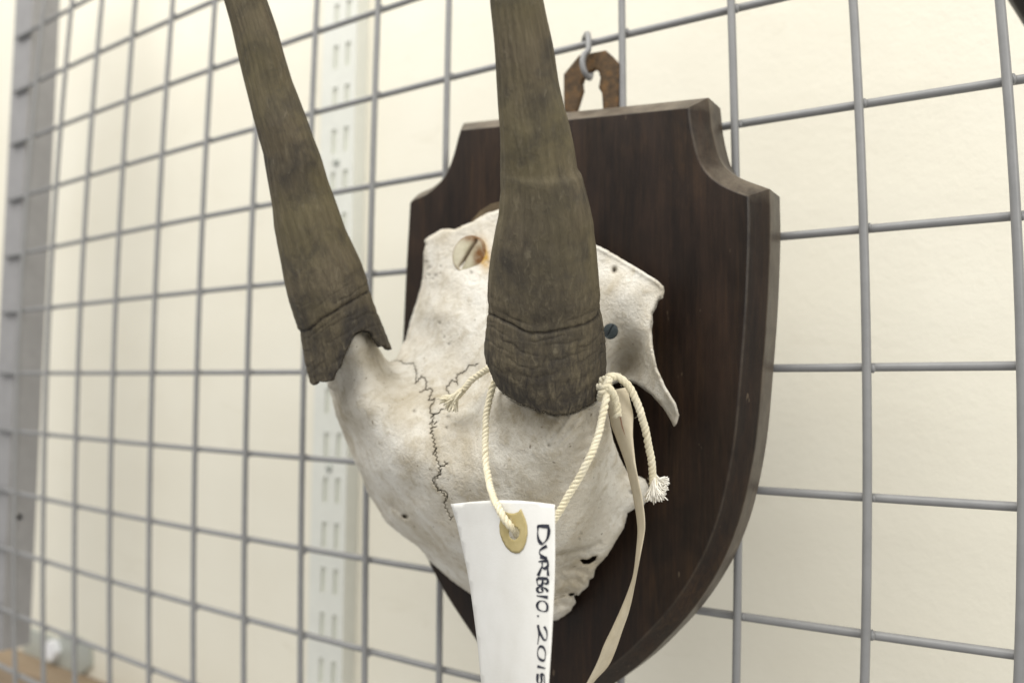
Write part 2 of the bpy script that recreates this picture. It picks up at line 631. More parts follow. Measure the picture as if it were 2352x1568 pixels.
def offset_poly(p, d):
    n = len(p)
    out = []
    area2 = sum(p[i][0] * p[(i + 1) % n][1] - p[(i + 1) % n][0] * p[i][1] for i in range(n))
    s = 1 if area2 > 0 else -1
    for i in range(n):
        e0 = p[i] - p[i - 1]
        e1 = p[(i + 1) % n] - p[i]
        n0 = np.array([e0[1], -e0[0]]) / np.linalg.norm(e0) * s
        n1 = np.array([e1[1], -e1[0]]) / np.linalg.norm(e1) * s
        b = n0 + n1
        b /= np.linalg.norm(b)
        out.append(p[i] + b * d / max(0.55, b @ n0))
    return np.array(out)


def dens(p, maxl=0.12):
    out = []
    for i in range(len(p)):
        a, b = p[i], p[(i + 1) % len(p)]
        k = max(1, int(np.linalg.norm(b - a) / maxl))
        out += [a + (b - a) * j / k for j in range(k)]
    return np.array(out)


corner = [0, 7, 20, 34, len(rows) - 1]
F = []
for i, a in enumerate(corner):
    b = corner[(i + 1) % len(corner)]
    seg = rows[a:b + 1] if b > a else [rows[a], rows[b]]
    F += [tuple(q) for q in (spline(seg, 5) if len(seg) > 2 else seg)][:-1]
F = np.array([cell(x, y, ZF)[:2] for x, y in F])
F = dens(F, 0.09)
O = offset_poly(F, OFF)
Fi = offset_poly(F, -0.012)
Om = F + (O - F) * 0.90
Ob = O.copy()
n = len(F)
loops = [(Fi, ZF, 0.03), (F, ZF - 0.008, 0.26), (F + (O - F) * 0.07, ZF - 0.018, 0.06), (F + (O - F) * 0.5, (ZF + ZC) / 2 - 0.002, 0.02), (F + (O - F) * 0.95, ZC + 0.010, 0.05), (O, ZC - 0.002, 0.5),
         (O, ZC - 0.02, 0.42), (O, (ZC + ZB) / 2, 0.42), (O, ZB + 0.02, 0.45), (offset_poly(O, -0.02), ZB, 0.4)]  # side loops are paler: the wall's reflection put into the colour
vs, wear_sheen, fs = [], [], []
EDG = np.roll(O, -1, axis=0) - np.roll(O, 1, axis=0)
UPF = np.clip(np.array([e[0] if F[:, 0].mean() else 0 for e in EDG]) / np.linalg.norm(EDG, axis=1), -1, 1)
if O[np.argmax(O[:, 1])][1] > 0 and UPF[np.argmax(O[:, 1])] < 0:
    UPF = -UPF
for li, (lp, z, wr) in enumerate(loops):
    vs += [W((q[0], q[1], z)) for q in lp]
    # ceiling reflection painted as a paler tone where the rim faces upwards
    wear_sheen += [min(1.0, wr + (0.75 * max(0.0, u) if 1 <= li <= 6 else 0)) for u in UPF]
for i in range(len(loops) - 1):
    for k in range(n):
        fs.append((i * n + k, i * n + (k + 1) % n, (i + 1) * n + (k + 1) % n, (i + 1) * n + k))
fs.append(tuple(range((len(loops) - 1) * n, len(loops) * n)))
# front face, with an inner mesh so that the rim tone can fade in
pts2 = [Vector((q[0], q[1])) for q in Fi]
inner = []
for x in np.arange(Fi[:, 0].min(), Fi[:, 0].max(), 0.14):
    for y in np.arange(Fi[:, 1].min(), Fi[:, 1].max(), 0.14):
        dd = np.min(np.hypot(Fi[:, 0] - x, Fi[:, 1] - y))
        if dd > 0.06:
            inner.append(Vector((x, y)))
cv, ce, cf, ov, oe, of = delaunay_2d_cdt(pts2 + inner, [(i, (i + 1) % n) for i in range(n)], [], 1, 1e-5)
base = len(vs)
idx = {}
for i, q in enumerate(cv):
    o_ = [k for k in ov[i] if k < n]
    if o_:
        idx[i] = o_[0]
    else:
        idx[i] = len(vs)
        vs.append(W((q.x, q.y, ZF)))
        dd = np.min(np.hypot(Fi[:, 0] - q.x, Fi[:, 1] - q.y))
        wear_sheen.append(0.05 * math.exp(-dd / 0.12))
fs += [tuple(idx[k] for k in f) for f in cf]
sh = thing('wooden_shield', W((-2.3, -3.2, 0.3)), 'dark stained wooden shield plaque with sloping rim hanging on the wire grid', 'shield')
so = mk('board', vs, fs, M_WOOD, sh, True, None, {'wear_sheen': wear_sheen})
fix_normals(so)
auto_smooth(so, 28)

# rusty hanger plate with keyhole, let into the back of the board
outer = [(1295, 275), (1295, 171), (1330, 128), (1391, 116), (1404, 127), (1422, 147), (1418, 275)]
hole = [(1322, 258), (1337.6, 208), (1335.6, 192), (1340, 178), (1355, 164), (1366, 158.5), (1374.5, 164), (1379, 179), (1375, 202), (1382.5, 214), (1385, 250), (1384, 262)]
zp = 0.075
HANG = (outer, hole, zp)
# bent grey hook over the wire
hk = Mesh()
hp = [(1340, 108, -0.14), (1342, 92, -0.125), (1346, 81, -0.07), (1350, 79, 0.02), (1352, 90, 0.09), (1352, 104, 0.115), (1351, 116, 0.125), (1342, 126, 0.15),
      (1338, 140, 0.165), (1339, 155, 0.165), (1344, 168, 0.145), (1351, 178, 0.10), (1356, 178, 0.055), (1357, 168, 0.02)]
hk.tube([P(*q) for q in spline(hp, 4)], 0.028 * S, 12)
tag(hk.obj('wire_hook', M_WIRE), 'small grey wire hook holding the rusty hanger plate on the grid', 'hook')

# ------------------------------------------------------------------ packing block between skull and board
pb = Mesh()
bo = [(1055, 560), (1072, 524), (1085, 504), (1104, 483), (1128, 468), (1150, 462), (1200, 462), (1280, 500), (1330, 560), (1330, 700), (1080, 700)]
pb.prism([P(x, y, 0.80) for x, y in bo], W((0, 0, ZF + 0.002)) - W((0, 0, 0.80)))
tag(fix_normals(pb.obj('packing_block', M_BLOCK, None, False)), 'small rounded brown wood block between the skull top and the shield', 'block')


# ------------------------------------------------------------------ skull
def rbf(ctrl):
    c = np.array(ctrl, float)
    xy = c[:, :2] / 100
    d = np.linalg.norm(xy[:, None] - xy[None], axis=2)
    K = np.where(d > 0, d * d * np.log(d + 1e-9), 0)
    n = len(c)
    Pm = np.hstack([np.ones((n, 1)), xy])
    A = np.zeros((n + 3, n + 3))
    A[:n, :n] = K + np.eye(n) * 0.01
    A[:n, n:] = Pm
    A[n:, :n] = Pm.T
    sol = np.linalg.solve(A, np.concatenate([c[:, 2], np.zeros(3)]))

    def f(q):
        q = np.asarray(q, float) / 100
        d = np.linalg.norm(q[:, None] - xy[None], axis=2)
        return np.where(d > 0, d * d * np.log(d + 1e-9), 0) @ sol[:n] + sol[n] + q @ sol[n + 1:]
    return f


def seg_dist(q, a, b):
    ab = b - a
    t = np.clip(((q - a) @ ab) / (ab @ ab + 1e-9), 0, 1)
    return np.linalg.norm(q - a - t[:, None] * ab, axis=1)


def poly_dist(q, poly, closed=True):
    p = np.array(poly, float)
    d = np.full(len(q), 1e9)
    for i in range(len(p) if closed else len(p) - 1):
        d = np.minimum(d, seg_dist(q, p[i], p[(i + 1) % len(p)]))
    return d


def in_poly(q, poly):
    p = np.array(poly, float)
    ins = np.zeros(len(q), bool)
    for i in range(len(p)):
        a, b = p[i], p[(i + 1) % len(p)]
        c = (a[1] > q[:, 1]) != (b[1] > q[:, 1])
        with np.errstate(divide='ignore', invalid='ignore'):
            x = (b[0] - a[0]) * (q[:, 1] - a[1]) / (b[1] - a[1]) + a[0]
        ins ^= c & (q[:, 0] < x)
    return ins


def subdiv(poly, l, closed=True, jit=0.0):
    out = []
    m_ = len(poly) if closed else len(poly) - 1
    for i in range(m_):
        a, b = np.array(poly[i], float), np.array(poly[(i + 1) % len(poly)], float)
        k = max(1, int(round(np.linalg.norm(b - a) / l)))
        for j in range(k):
            q = a + (b - a) * j / k
            if jit and j:
                q = q + rng.normal(0, jit, 2)
            out.append(q)
    if not closed:
        out.append(np.array(poly[-1], float))
    return out


def shell(outline, holes, ctrl, step, thick, round_px, round_z, fine_lines=(), carve=None, jit=0.0, free=None):
    """bone shell: surface with its own relief and thickness inside an outline.
    carve(q) -> (dz, attrs) adds grooves; thick in cells"""
    ol = subdiv(outline, step * 1.3, True, jit)
    hl = [subdiv(h, step * 1.2) for h in holes]
    q = []
    x0, y0 = np.min(ol, axis=0)
    x1, y1 = np.max(ol, axis=0)
    r = 0
    for y in np.arange(y0, y1, step * 0.87):
        for x in np.arange(x0 + (step / 2 if r % 2 else 0), x1, step):
            q.append((x, y))
        r += 1
    q = np.array(q) + rng.normal(0, step * 0.08, (len(q), 2))
    if fine_lines:
        ex = []
        for ln, wd in fine_lines:
            c = np.array(subdiv(ln, 1.3, False))
            for o in (-wd, -wd * 0.45, 0, wd * 0.45, wd):
                tn = np.gradient(c, axis=0)
                tn /= np.linalg.norm(tn, axis=1)[:, None] + 1e-9
                ex.append(c + np.stack([-tn[:, 1], tn[:, 0]], 1) * o)
        ex = np.vstack(ex)
        near = np.min(np.stack([poly_dist(q, ln, False) - wd for ln, wd in fine_lines]), axis=0)
        q = np.vstack([q[near > 0.8], ex])
    keep = in_poly(q, ol) & (poly_dist(q, ol) > step * 0.5)
    for h in hl:
        keep &= ~in_poly(q, h) & (poly_dist(q, h) > step * 0.4)
    q = q[keep]
    pts = [Vector(p) for p in ol]
    edges = [(i, (i + 1) % len(ol)) for i in range(len(ol))]
    for h in hl:
        b = len(pts)
        pts += [Vector(p) for p in h]
        edges += [(b + i, b + (i + 1) % len(h)) for i in range(len(h))]
    pts += [Vector(p) for p in q]
    cv, ce, cf, *_ = delaunay_2d_cdt(pts, edges, [], 1, 1e-4)
    V = np.array([(p.x, p.y) for p in cv])
    if hl:
        cen = np.array([V[list(f)].mean(axis=0) for f in cf])
        bad = np.zeros(len(cf), bool)
        for h in hl:
            bad |= in_poly(cen, h)
        cf = [f for f, b in zip(cf, bad) if not b]
    z = rbf(ctrl)(V)
    d = poly_dist(V, ol)
    rp = np.full(len(V), float(round_px))
    rz = np.full(len(V), float(round_z))
    if free is not None:
        rp, rz = free(V, rp, rz)
    u = np.clip(1 - d / rp, 0, 1)
    z = z - rz * (1 - np.sqrt(np.clip(1 - u * u, 0, 1)))
    for h in hl:
        dh_ = poly_dist(V, h)
        z = z - 0.03 * np.clip(1 - dh_ / 6, 0, 1) ** 2
    attrs = {'dirt_shade': np.zeros(len(V)), 'rust': np.zeros(len(V)), 'crack': np.zeros(len(V))}
    if carve:
        dz, at = carve(V)
        z = z + dz
        attrs.update(at)
    front = np.array([cell(a, b, c) for (a, b), c in zip(V, z)])
    # back surface: pushed straight towards the board, kept in front of it
    tk = np.minimum(thick, np.maximum(front[:, 2] - (ZF + 0.004), 0.01))
    back = front.copy()
    back[:, 2] -= tk
    # shrink the back rim a little so the edge reads as rounded bone
    nV = len(V)
    ecount = {}
    for f in cf:
        for i in range(len(f)):
            e = (f[i], f[(i + 1) % len(f)])
            ecount.setdefault(tuple(sorted(e)), []).append(e)
    rim = [e[0] for e in ecount.values() if len(e) == 1]
    # slide the back surface along the viewing ray instead of the board normal, so it hides behind the front
    dirs = front - CC
    dirs /= np.linalg.norm(dirs, axis=1)[:, None]
    k = tk / np.maximum(-dirs[:, 2], 0.2)
    back = front + dirs * k[:, None]
    faces = [tuple(f) for f in cf] + [tuple(i + nV for i in f[::-1]) for f in cf]
    faces += [(b, a, a + nV, b + nV) for a, b in rim]
    verts = [W(c) for c in front] + [W(c) for c in back]
    at2 = {k_: np.concatenate([v_, v_]) for k_, v_ in attrs.items()}
    return verts, faces, at2


left_suture = [(889, 827), (896, 829), (908, 828), (921, 830), (930, 836), (938, 835), (949, 834.5), (953.5, 843), (956, 854), (956, 870), (954.5, 881),
               (968, 865), (975, 868), (980, 878), (978, 895), (990, 892), (993, 898), (984, 919), (990, 920), (997, 916), (998, 922), (988, 933), (989, 947), (992, 952), (997.5, 951)]
left_branch = [(978, 895), (964, 901)]
def zig(line, amp=1.6, l=4.5):
    q = subdiv(line, l, False)
    out = []
    for i, p in enumerate(q):
        a, b = q[max(0, i - 1)], q[min(len(q) - 1, i + 1)]
        t_ = (b - a) / (np.linalg.norm(b - a) + 1e-9)
        k = 0 if i in (0, len(q) - 1) else amp * (1 if i % 2 else -1) * rng.uniform(0.3, 1.2)
        out.append(tuple(p + np.array([-t_[1], t_[0]]) * k))
    return out


faint_suture = [(997, 951), (994, 970), (990, 990), (996, 1010), (1000, 1030), (1003, 1050), (1011, 1071), (1010, 1090), (998, 1104), (1008, 1125), (1026, 1140), (1022, 1160), (1036, 1188)]
mid_suture = [[(997.5, 951), (1008, 949), (1012, 942), (1016, 940)], [(997, 953), (991, 959)], [(995, 968), (988, 973)], [(1003, 969), (999, 973)],
              [(1000, 981), (991, 984)], [(994, 989), (988, 995)], [(1003, 1029), (999, 1036), (995, 1043)], [(1028, 1064), (1020, 1070), (1011, 1071)],
              [(1022, 1062), (1027, 1066)], [(1013, 1079), (1012, 1088), (1003, 1093), (994, 1099), (995, 1107), (1004, 1120), (1007, 1125), (1017, 1126), (1027, 1131), (1029, 1140), (1024, 1149), (1019, 1153)],
              [(1040, 1186), (1036, 1192)]]
right_suture = [(1097, 836), (1094.5, 838), (1088, 841), (1082, 838), (1074, 843), (1073, 849), (1062, 857), (1051, 861), (1048.5, 869), (1051, 881), (1044, 875), (1038, 874), (1025, 891), (1029, 900), (1034, 906)]
left_suture, right_suture, left_branch = zig(left_suture), zig(right_suture), zig(left_branch, 1.0)
mid_suture = [zig(m_, 1.0) for m_ in mid_suture]
faint_suture = zig(faint_suture, 3.0, 5.0)
bone_streaks = [[(1390, 960), (1340, 1010), (1300, 1030)], ]

outA = [(975, 552), (985, 543), (1000, 535), (1012, 527), (1030, 525), (1045, 527), (1060, 519), (1085, 510), (1100, 500), (1120, 489), (1148, 481), (1200, 484), (1270, 510),
        (1310, 560), (1325, 700), (1350, 800), (1384, 868), (1393, 900), (1397, 950), (1408, 1008), (1425, 1053), (1440, 1082), (1452, 1094), (1466, 1092), (1482, 1100), (1490, 1118), (1488, 1142), (1479, 1159), (1460, 1166), (1441, 1178),
        (1437, 1196), (1433, 1212), (1413, 1244), (1395, 1275), (1380, 1291), (1371, 1300), (1366, 1310), (1364, 1324), (1353, 1331), (1351, 1345), (1335, 1359), (1328, 1367), (1322, 1365), (1318, 1369), (1323, 1383),
        (1316, 1391), (1312, 1401), (1296, 1414), (1280, 1423), (1262, 1425), (1200, 1423), (1140, 1404), (1082, 1364), (1036, 1331), (983, 1284), (974, 1270), (958, 1253), (927, 1232), (904, 1214), (886, 1199),
        (870, 1171), (855, 1148), (842, 1127), (835, 1104), (822, 1073), (815, 1062), (801, 1029), (783, 982), (770, 950), (763, 915), (751, 880), (748, 850), (762, 800), (790, 740), (835, 722), (846, 740), (850, 768), (859, 785),
        (872, 803), (888, 826), (894, 831), (901, 829), (910.5, 820.7), (921.5, 797), (932.5, 778), (941.7, 738), (954.5, 700), (965.5, 663), (971, 636), (972, 614), (973, 580), (978, 562)]
ctrlA = [(975, 556, 0.98), (1045, 530, 0.98), (1148, 485, 0.98), (1270, 520, 0.98), (1075, 582, 1.05), (1040, 640, 1.12), (975, 640, 0.98), (965, 680, 0.98), (943, 740, 0.99), (1000, 720, 1.22), (1080, 720, 1.25),
         (1200, 700, 1.25), (1300, 640, 1.1), (930, 790, 1.05), (960, 800, 1.22), (1050, 820, 1.38), (905, 825, 1.28), (940, 845, 1.40), (985, 900, 1.62), (1090, 850, 1.50), (1020, 950, 1.74), (1080, 940, 1.72),
         (1120, 880, 1.66), (890, 840, 1.50), (870, 830, 1.64), (850, 790, 1.78), (835, 740, 1.86), (800, 850, 1.86), (762, 900, 1.68), (790, 940, 1.82), (850, 900, 1.86), (900, 930, 1.80),
         (1150, 900, 1.95), (1200, 930, 1.96), (1265, 950, 2.02), (1340, 940, 1.93), (1388, 905, 1.74), (1300, 850, 1.8), (1230, 830, 1.75), (1160, 1000, 1.93), (1265, 1010, 1.98), (1350, 1010, 1.82), (1395, 980, 1.62),
         (1020, 1050, 1.86), (900, 1020, 1.86), (830, 1010, 1.66), (800, 1010, 1.50), (860, 1080, 1.66), (835, 1090, 1.48), (930, 1100, 1.80), (1100, 1090, 1.90), (1250, 1100, 1.84), (1370, 1100, 1.50), (1425, 1090, 1.15), (1470, 1120, 1.00),
         (1430, 1180, 1.02), (1350, 1180, 1.42), (1250, 1200, 1.66), (1100, 1180, 1.76), (960, 1180, 1.60), (880, 1160, 1.36), (900, 1200, 1.28), (960, 1240, 1.26), (1020, 1260, 1.42), (1100, 1290, 1.48), (1200, 1300, 1.44),
         (1300, 1260, 1.38), (1390, 1260, 1.02), (1330, 1310, 1.02), (1290, 1300, 1.22), (1340, 1345, 0.90), (1300, 1380, 0.92), (1260, 1410, 0.94), (1180, 1400, 1.02), (1080, 1350, 1.06), (990, 1278, 1.08)]
holeA = [[(1332, 1285.5), (1338, 1283), (1348, 1284.5), (1354, 1282), (1361, 1277), (1371, 1275.5), (1368, 1285), (1360, 1290.5), (1353, 1294), (1340, 1294)],
         [(1305, 1365), (1311, 1361), (1320, 1361), (1319, 1366), (1310, 1368)]]


def gauss(q, x, y, sx, sy=None, rot=0.0):
    sy = sy or sx
    dx, dy = q[:, 0] - x, q[:, 1] - y
    c, s = math.cos(rot), math.sin(rot)
    a, b = dx * c + dy * s, -dx * s + dy * c
    return np.exp(-(a / sx) ** 2 - (b / sy) ** 2)


edgeR = [(1100, 835), (1118, 835), (1131, 868), (1141, 888), (1152, 901), (1170, 913), (1186, 922), (1204, 932), (1214, 934), (1228, 940), (1240, 947), (1252, 944), (1262, 949), (1277, 953), (1290, 949), (1303, 951), (1322, 946), (1334, 940), (1352, 932), (1368, 921), (1380, 908), (1392, 893), (1410, 890)]


edgeL = [(690, 872), (704, 874), (712, 878), (719, 885), (727.5, 877.6), (735, 876), (748, 877.6), (762, 873), (771, 855.6), (778, 845), (784, 832), (794, 808), (804, 786), (808, 776), (813.5, 769.6), (822.6, 762), (834, 758.5), (846, 758.5), (852, 762), (857, 766), (862, 778), (868, 788), (874, 795), (879, 793), (884, 793), (891, 797), (899.5, 801), (905, 803)]


def carveA(q):
    dz = np.zeros(len(q))
    crack = np.zeros(len(q))
    for ln, wd, st in [(left_suture, 1.15, 0.95), (left_branch, 1.0, 0.5), (right_suture, 1.05, 0.85), (faint_suture, 1.0, 0.22)] + [(l_, 1.1, 0.7) for l_ in mid_suture]:
        d = poly_dist(q, ln, False)
        g = np.exp(-(d / wd) ** 2)
        fade = 1.0
        dz -= 0.02 * g
        crack = np.maximum(crack, g * st * fade)
    # foramen with its groove on the lower left, little pits on the crown
    g = gauss(q, 931, 1185, 7, 5, 0.4)
    dz -= 0.08 * g
    crack = np.maximum(crack, np.clip(g * 1.4 - 0.25, 0, 0.9))
    dz -= 0.035 * np.exp(-(poly_dist(q, [(900, 1160), (931, 1185)], False) / 5) ** 2)
    for x, y, r in [(1010, 742, 3.0), (1020, 775, 2.0), (1032, 790, 2.0), (951, 944, 3.5), (1030, 958, 3.5), (1026, 982, 3.0), (1045, 975, 2.0), (1260, 1022, 4.0), (987, 613, 3.0), (985, 632, 2.5), (1001, 633, 3.0), (1012, 628, 2.2),
                    (995, 640, 2.4), (984, 618, 2.5), (1013, 612, 2.0), (1125, 605, 3.5), (1124, 616, 2.5), (1082, 627, 3.0), (1330, 1237, 2.5), (1334, 1225, 2.5), (1450, 1130, 5)]:
        g = gauss(q, x, y, r)
        dz -= 0.02 * g
        crack = np.maximum(crack, g * 0.55)
    # shallow dents, ridges and the wrinkled nasal edge
    eR = np.interp(q[:, 0], [e[0] for e in edgeR], [e[1] for e in edgeR])
    dz -= np.where((q[:, 0] > 1112) & (q[:, 0] < 1398) & (q[:, 1] > 600), 0.28 * np.clip((eR + 3 - q[:, 1]) / 30, 0, 1) * np.clip((q[:, 1] - 640) / 130, 0, 1) * np.clip((q[:, 0] - 1116) / 26, 0, 1), 0)
    eL = np.interp(q[:, 0], [e[0] for e in edgeL], [e[1] for e in edgeL])
    dz -= np.where(q[:, 0] < 856, 0.22 * np.clip((eL + 2 - q[:, 1]) / 22, 0, 1), 0)
    dz += 0.035 * gauss(q, 850, 990, 30, 90, -0.35)
    dz -= 0.03 * gauss(q, 960, 1130, 26, 80, -0.75)
    dz -= 0.03 * np.exp(-(poly_dist(q, [(1275, 1275), (1310, 1268), (1345, 1262), (1375, 1245)], False) / 6) ** 2)
    dz -= 0.022 * np.exp(-(poly_dist(q, [(1290, 1330), (1330, 1328), (1352, 1330)], False) / 4) ** 2)
    dz -= 0.03 * np.exp(-(poly_dist(q, [(1270, 1372), (1300, 1362), (1318, 1366)], False) / 4) ** 2)
    wr = np.clip((q[:, 1] - 1255) / 60, 0, 1) * np.clip((q[:, 0] - 1240) / 60, 0, 1)
    dz += wr * (0.014 * np.sin(q[:, 1] / 4.2 + 1.6 * np.sin(q[:, 0] / 17.0)) + 0.010 * np.sin(q[:, 0] / 5.3 + 2.0 * np.sin(q[:, 1] / 9.0)))
    # fibrous ridges fanning from the right horn base
    fan = gauss(q, 1330, 990, 80, 60)
    ang = np.arctan2(q[:, 1] - 1120, q[:, 0] - 1180)
    dz += fan * 0.008 * np.sin(ang * 55 + 0.8 * np.sin(q[:, 0] / 13))
    dz += 0.006 * np.sin(q[:, 0] / 23 + 1.3 * np.sin(q[:, 1] / 31)) * np.sin(q[:, 1] / 19)
    dirt_shade = 0.95 * gauss(q, 1255, 955, 130, 40) + 0.55 * gauss(q, 845, 800, 45, 60) + 0.55 * gauss(q, 785, 930, 36, 80) + 0.65 * gauss(q, 838, 1105, 13, 30, -0.45)
    dirt_shade += 0.36 * gauss(q, 890, 930, 60, 50) + 0.25 * gauss(q, 960, 1060, 50, 60) + 0.28 * gauss(q, 1070, 1110, 80, 50) + 0.35 * gauss(q, 1310, 1280, 40, 30) + 0.35 * gauss(q, 1300, 1350, 40, 20) + 0.2 * gauss(q, 1200, 1060, 60, 60)
    dirt_shade += 0.45 * np.exp(-(poly_dist(q, [(1275, 1275), (1310, 1268), (1345, 1262), (1375, 1245)], False) / 7) ** 2) + 0.18 * gauss(q, 1420, 1130, 40, 60)
    dirt_shade += 0.22 * np.exp(-(poly_dist(q, left_suture, False) / 10) ** 2) + 0.25 * np.exp(-(poly_dist(q, faint_suture, False) / 12) ** 2) + 0.25 * np.exp(-(poly_dist(q, right_suture, False) / 7) ** 2)
    rust = 1.3 * gauss(q, 1110, 590, 14, 26, -0.25) + 0.7 * gauss(q, 1104, 568, 14, 20)
    return dz, {'dirt_shade': np.clip(dirt_shade, 0, 0.9), 'rust': np.clip(rust, 0, 1), 'crack': np.clip(crack, 0, 1)}


def freeA(q, rp, rz):
    # crown edge is a thin sawn rim; brow side rolls away more
    left = (q[:, 0] < 1000) & (q[:, 1] > 860)
    rp = np.where(left, 34, rp)
    rz = np.where(left, 0.20, rz)
    crown = (q[:, 1] < 600)
    rp = np.where(crown, 8, rp)
    rz = np.where(crown, 0.05, rz)
    return rp, rz


fine = [(faint_suture, 2.0), (left_suture, 2.4), (right_suture, 2.4)] + [(l_, 2.2) for l_ in mid_suture] + [(left_branch, 2.2)]
sk = thing('antelope_skull', W((-3, -2.6, ZF)), 'pale horned antelope skull cap screwed to the dark wooden shield', 'skull')
va, fa, aa = shell(outA, holeA, ctrlA, 3.2, 0.20, 16, 0.12, fine, carveA, 0.35, freeA)

outB = [(1240, 500), (1300, 520), (1368, 562), (1380, 567), (1420, 589), (1470, 619), (1510, 644), (1524, 657), (1526, 668), (1523, 684), (1512, 692), (1507, 708), (1498, 722), (1500, 738), (1497, 760), (1500, 800),
        (1508, 842), (1530, 890), (1552, 925), (1560, 952), (1555, 972), (1548, 980), (1540, 964), (1524, 938), (1496, 906), (1462, 882), (1432, 873), (1404, 884), (1380, 905), (1340, 900), (1250, 860), (1230, 700)]
ctrlB = [(1240, 520, 1.0), (1240, 700, 1.05), (1250, 850, 1.05), (1368, 566, 1.0), (1440, 603, 0.98), (1524, 660, 0.93), (1390, 640, 1.06), (1450, 680, 1.04), (1510, 700, 0.95), (1380, 740, 1.04), (1420, 740, 1.0), (1470, 760, 0.98),
         (1498, 760, 1.0), (1385, 820, 1.0), (1405, 830, 0.80), (1430, 838, 0.67), (1460, 820, 0.75), (1498, 820, 1.02), (1400, 880, 0.80), (1440, 872, 0.78), (1470, 880, 0.84), (1510, 870, 1.0), (1530, 920, 1.0), (1556, 955, 0.94), (1345, 860, 1.0)]


def carveB(q):
    dz = np.zeros(len(q))
    g = gauss(q, 1411, 621, 5.5, 7)
    dz -= 0.06 * g
    crack = np.clip(g * 1.3 - 0.2, 0, 0.8)
    dz += 0.028 * np.exp(-(poly_dist(q, [(1368, 563), (1420, 590), (1510, 645), (1524, 658)], False) / 7) ** 2)
    dz += 0.03 * np.exp(-(poly_dist(q, [(1498, 800), (1508, 842), (1530, 890), (1556, 945)], False) / 8) ** 2)
    for p_ in ([(1516, 683), (1507, 700)], [(1506, 705), (1500, 716)], [(1498, 738), (1497, 752)]):
        crack = np.maximum(crack, 0.85 * np.exp(-(poly_dist(q, p_, False) / 5) ** 2))
    crack = np.maximum(crack, 0.5 * gauss(q, 1382, 598, 8, 5))
    dirt_shade = 0.45 * gauss(q, 1428, 852, 34, 24) + 0.3 * gauss(q, 1470, 690, 16, 40) + 0.3 * gauss(q, 1515, 655, 14, 12) + 0.25 * gauss(q, 1470, 885, 40, 14) + 0.3 * gauss(q, 1380, 585, 30, 10)  # first term is painted shade in the hollow, the others are stains
    return dz, {'dirt_shade': np.clip(dirt_shade, 0, 0.9), 'rust': np.zeros(len(q)), 'crack': crack}


vb, fb, ab = shell(outB, [], ctrlB, 4.0, 0.12, 7, 0.05, (), carveB, 0.3)
nb = len(va)
bone = mk('bone_cap', va + vb, fa + [tuple(i + nb for i in f) for f in fb], M_BONE, sk, True, None, {k: np.concatenate([aa[k], ab[k]]) for k in aa})


# horn cores and sheaths -----------------------------------------------------
def interp(tab, t):
    a = np.array(tab, float)
    return np.interp(t, a[:, 1], a[:, 0])


def smooth1(x, k=5):
    y = np.pad(x, k, mode='reflect', reflect_type='odd')
    w = np.hanning(2 * k + 3)[1:-1]
    return np.convolve(y, w / w.sum(), 'valid')


def yc_all(scr, pts):
    cp = np.array(pts, float)
    return np.interp(scr[:, 0], cp[:, 0], cp[:, 1])


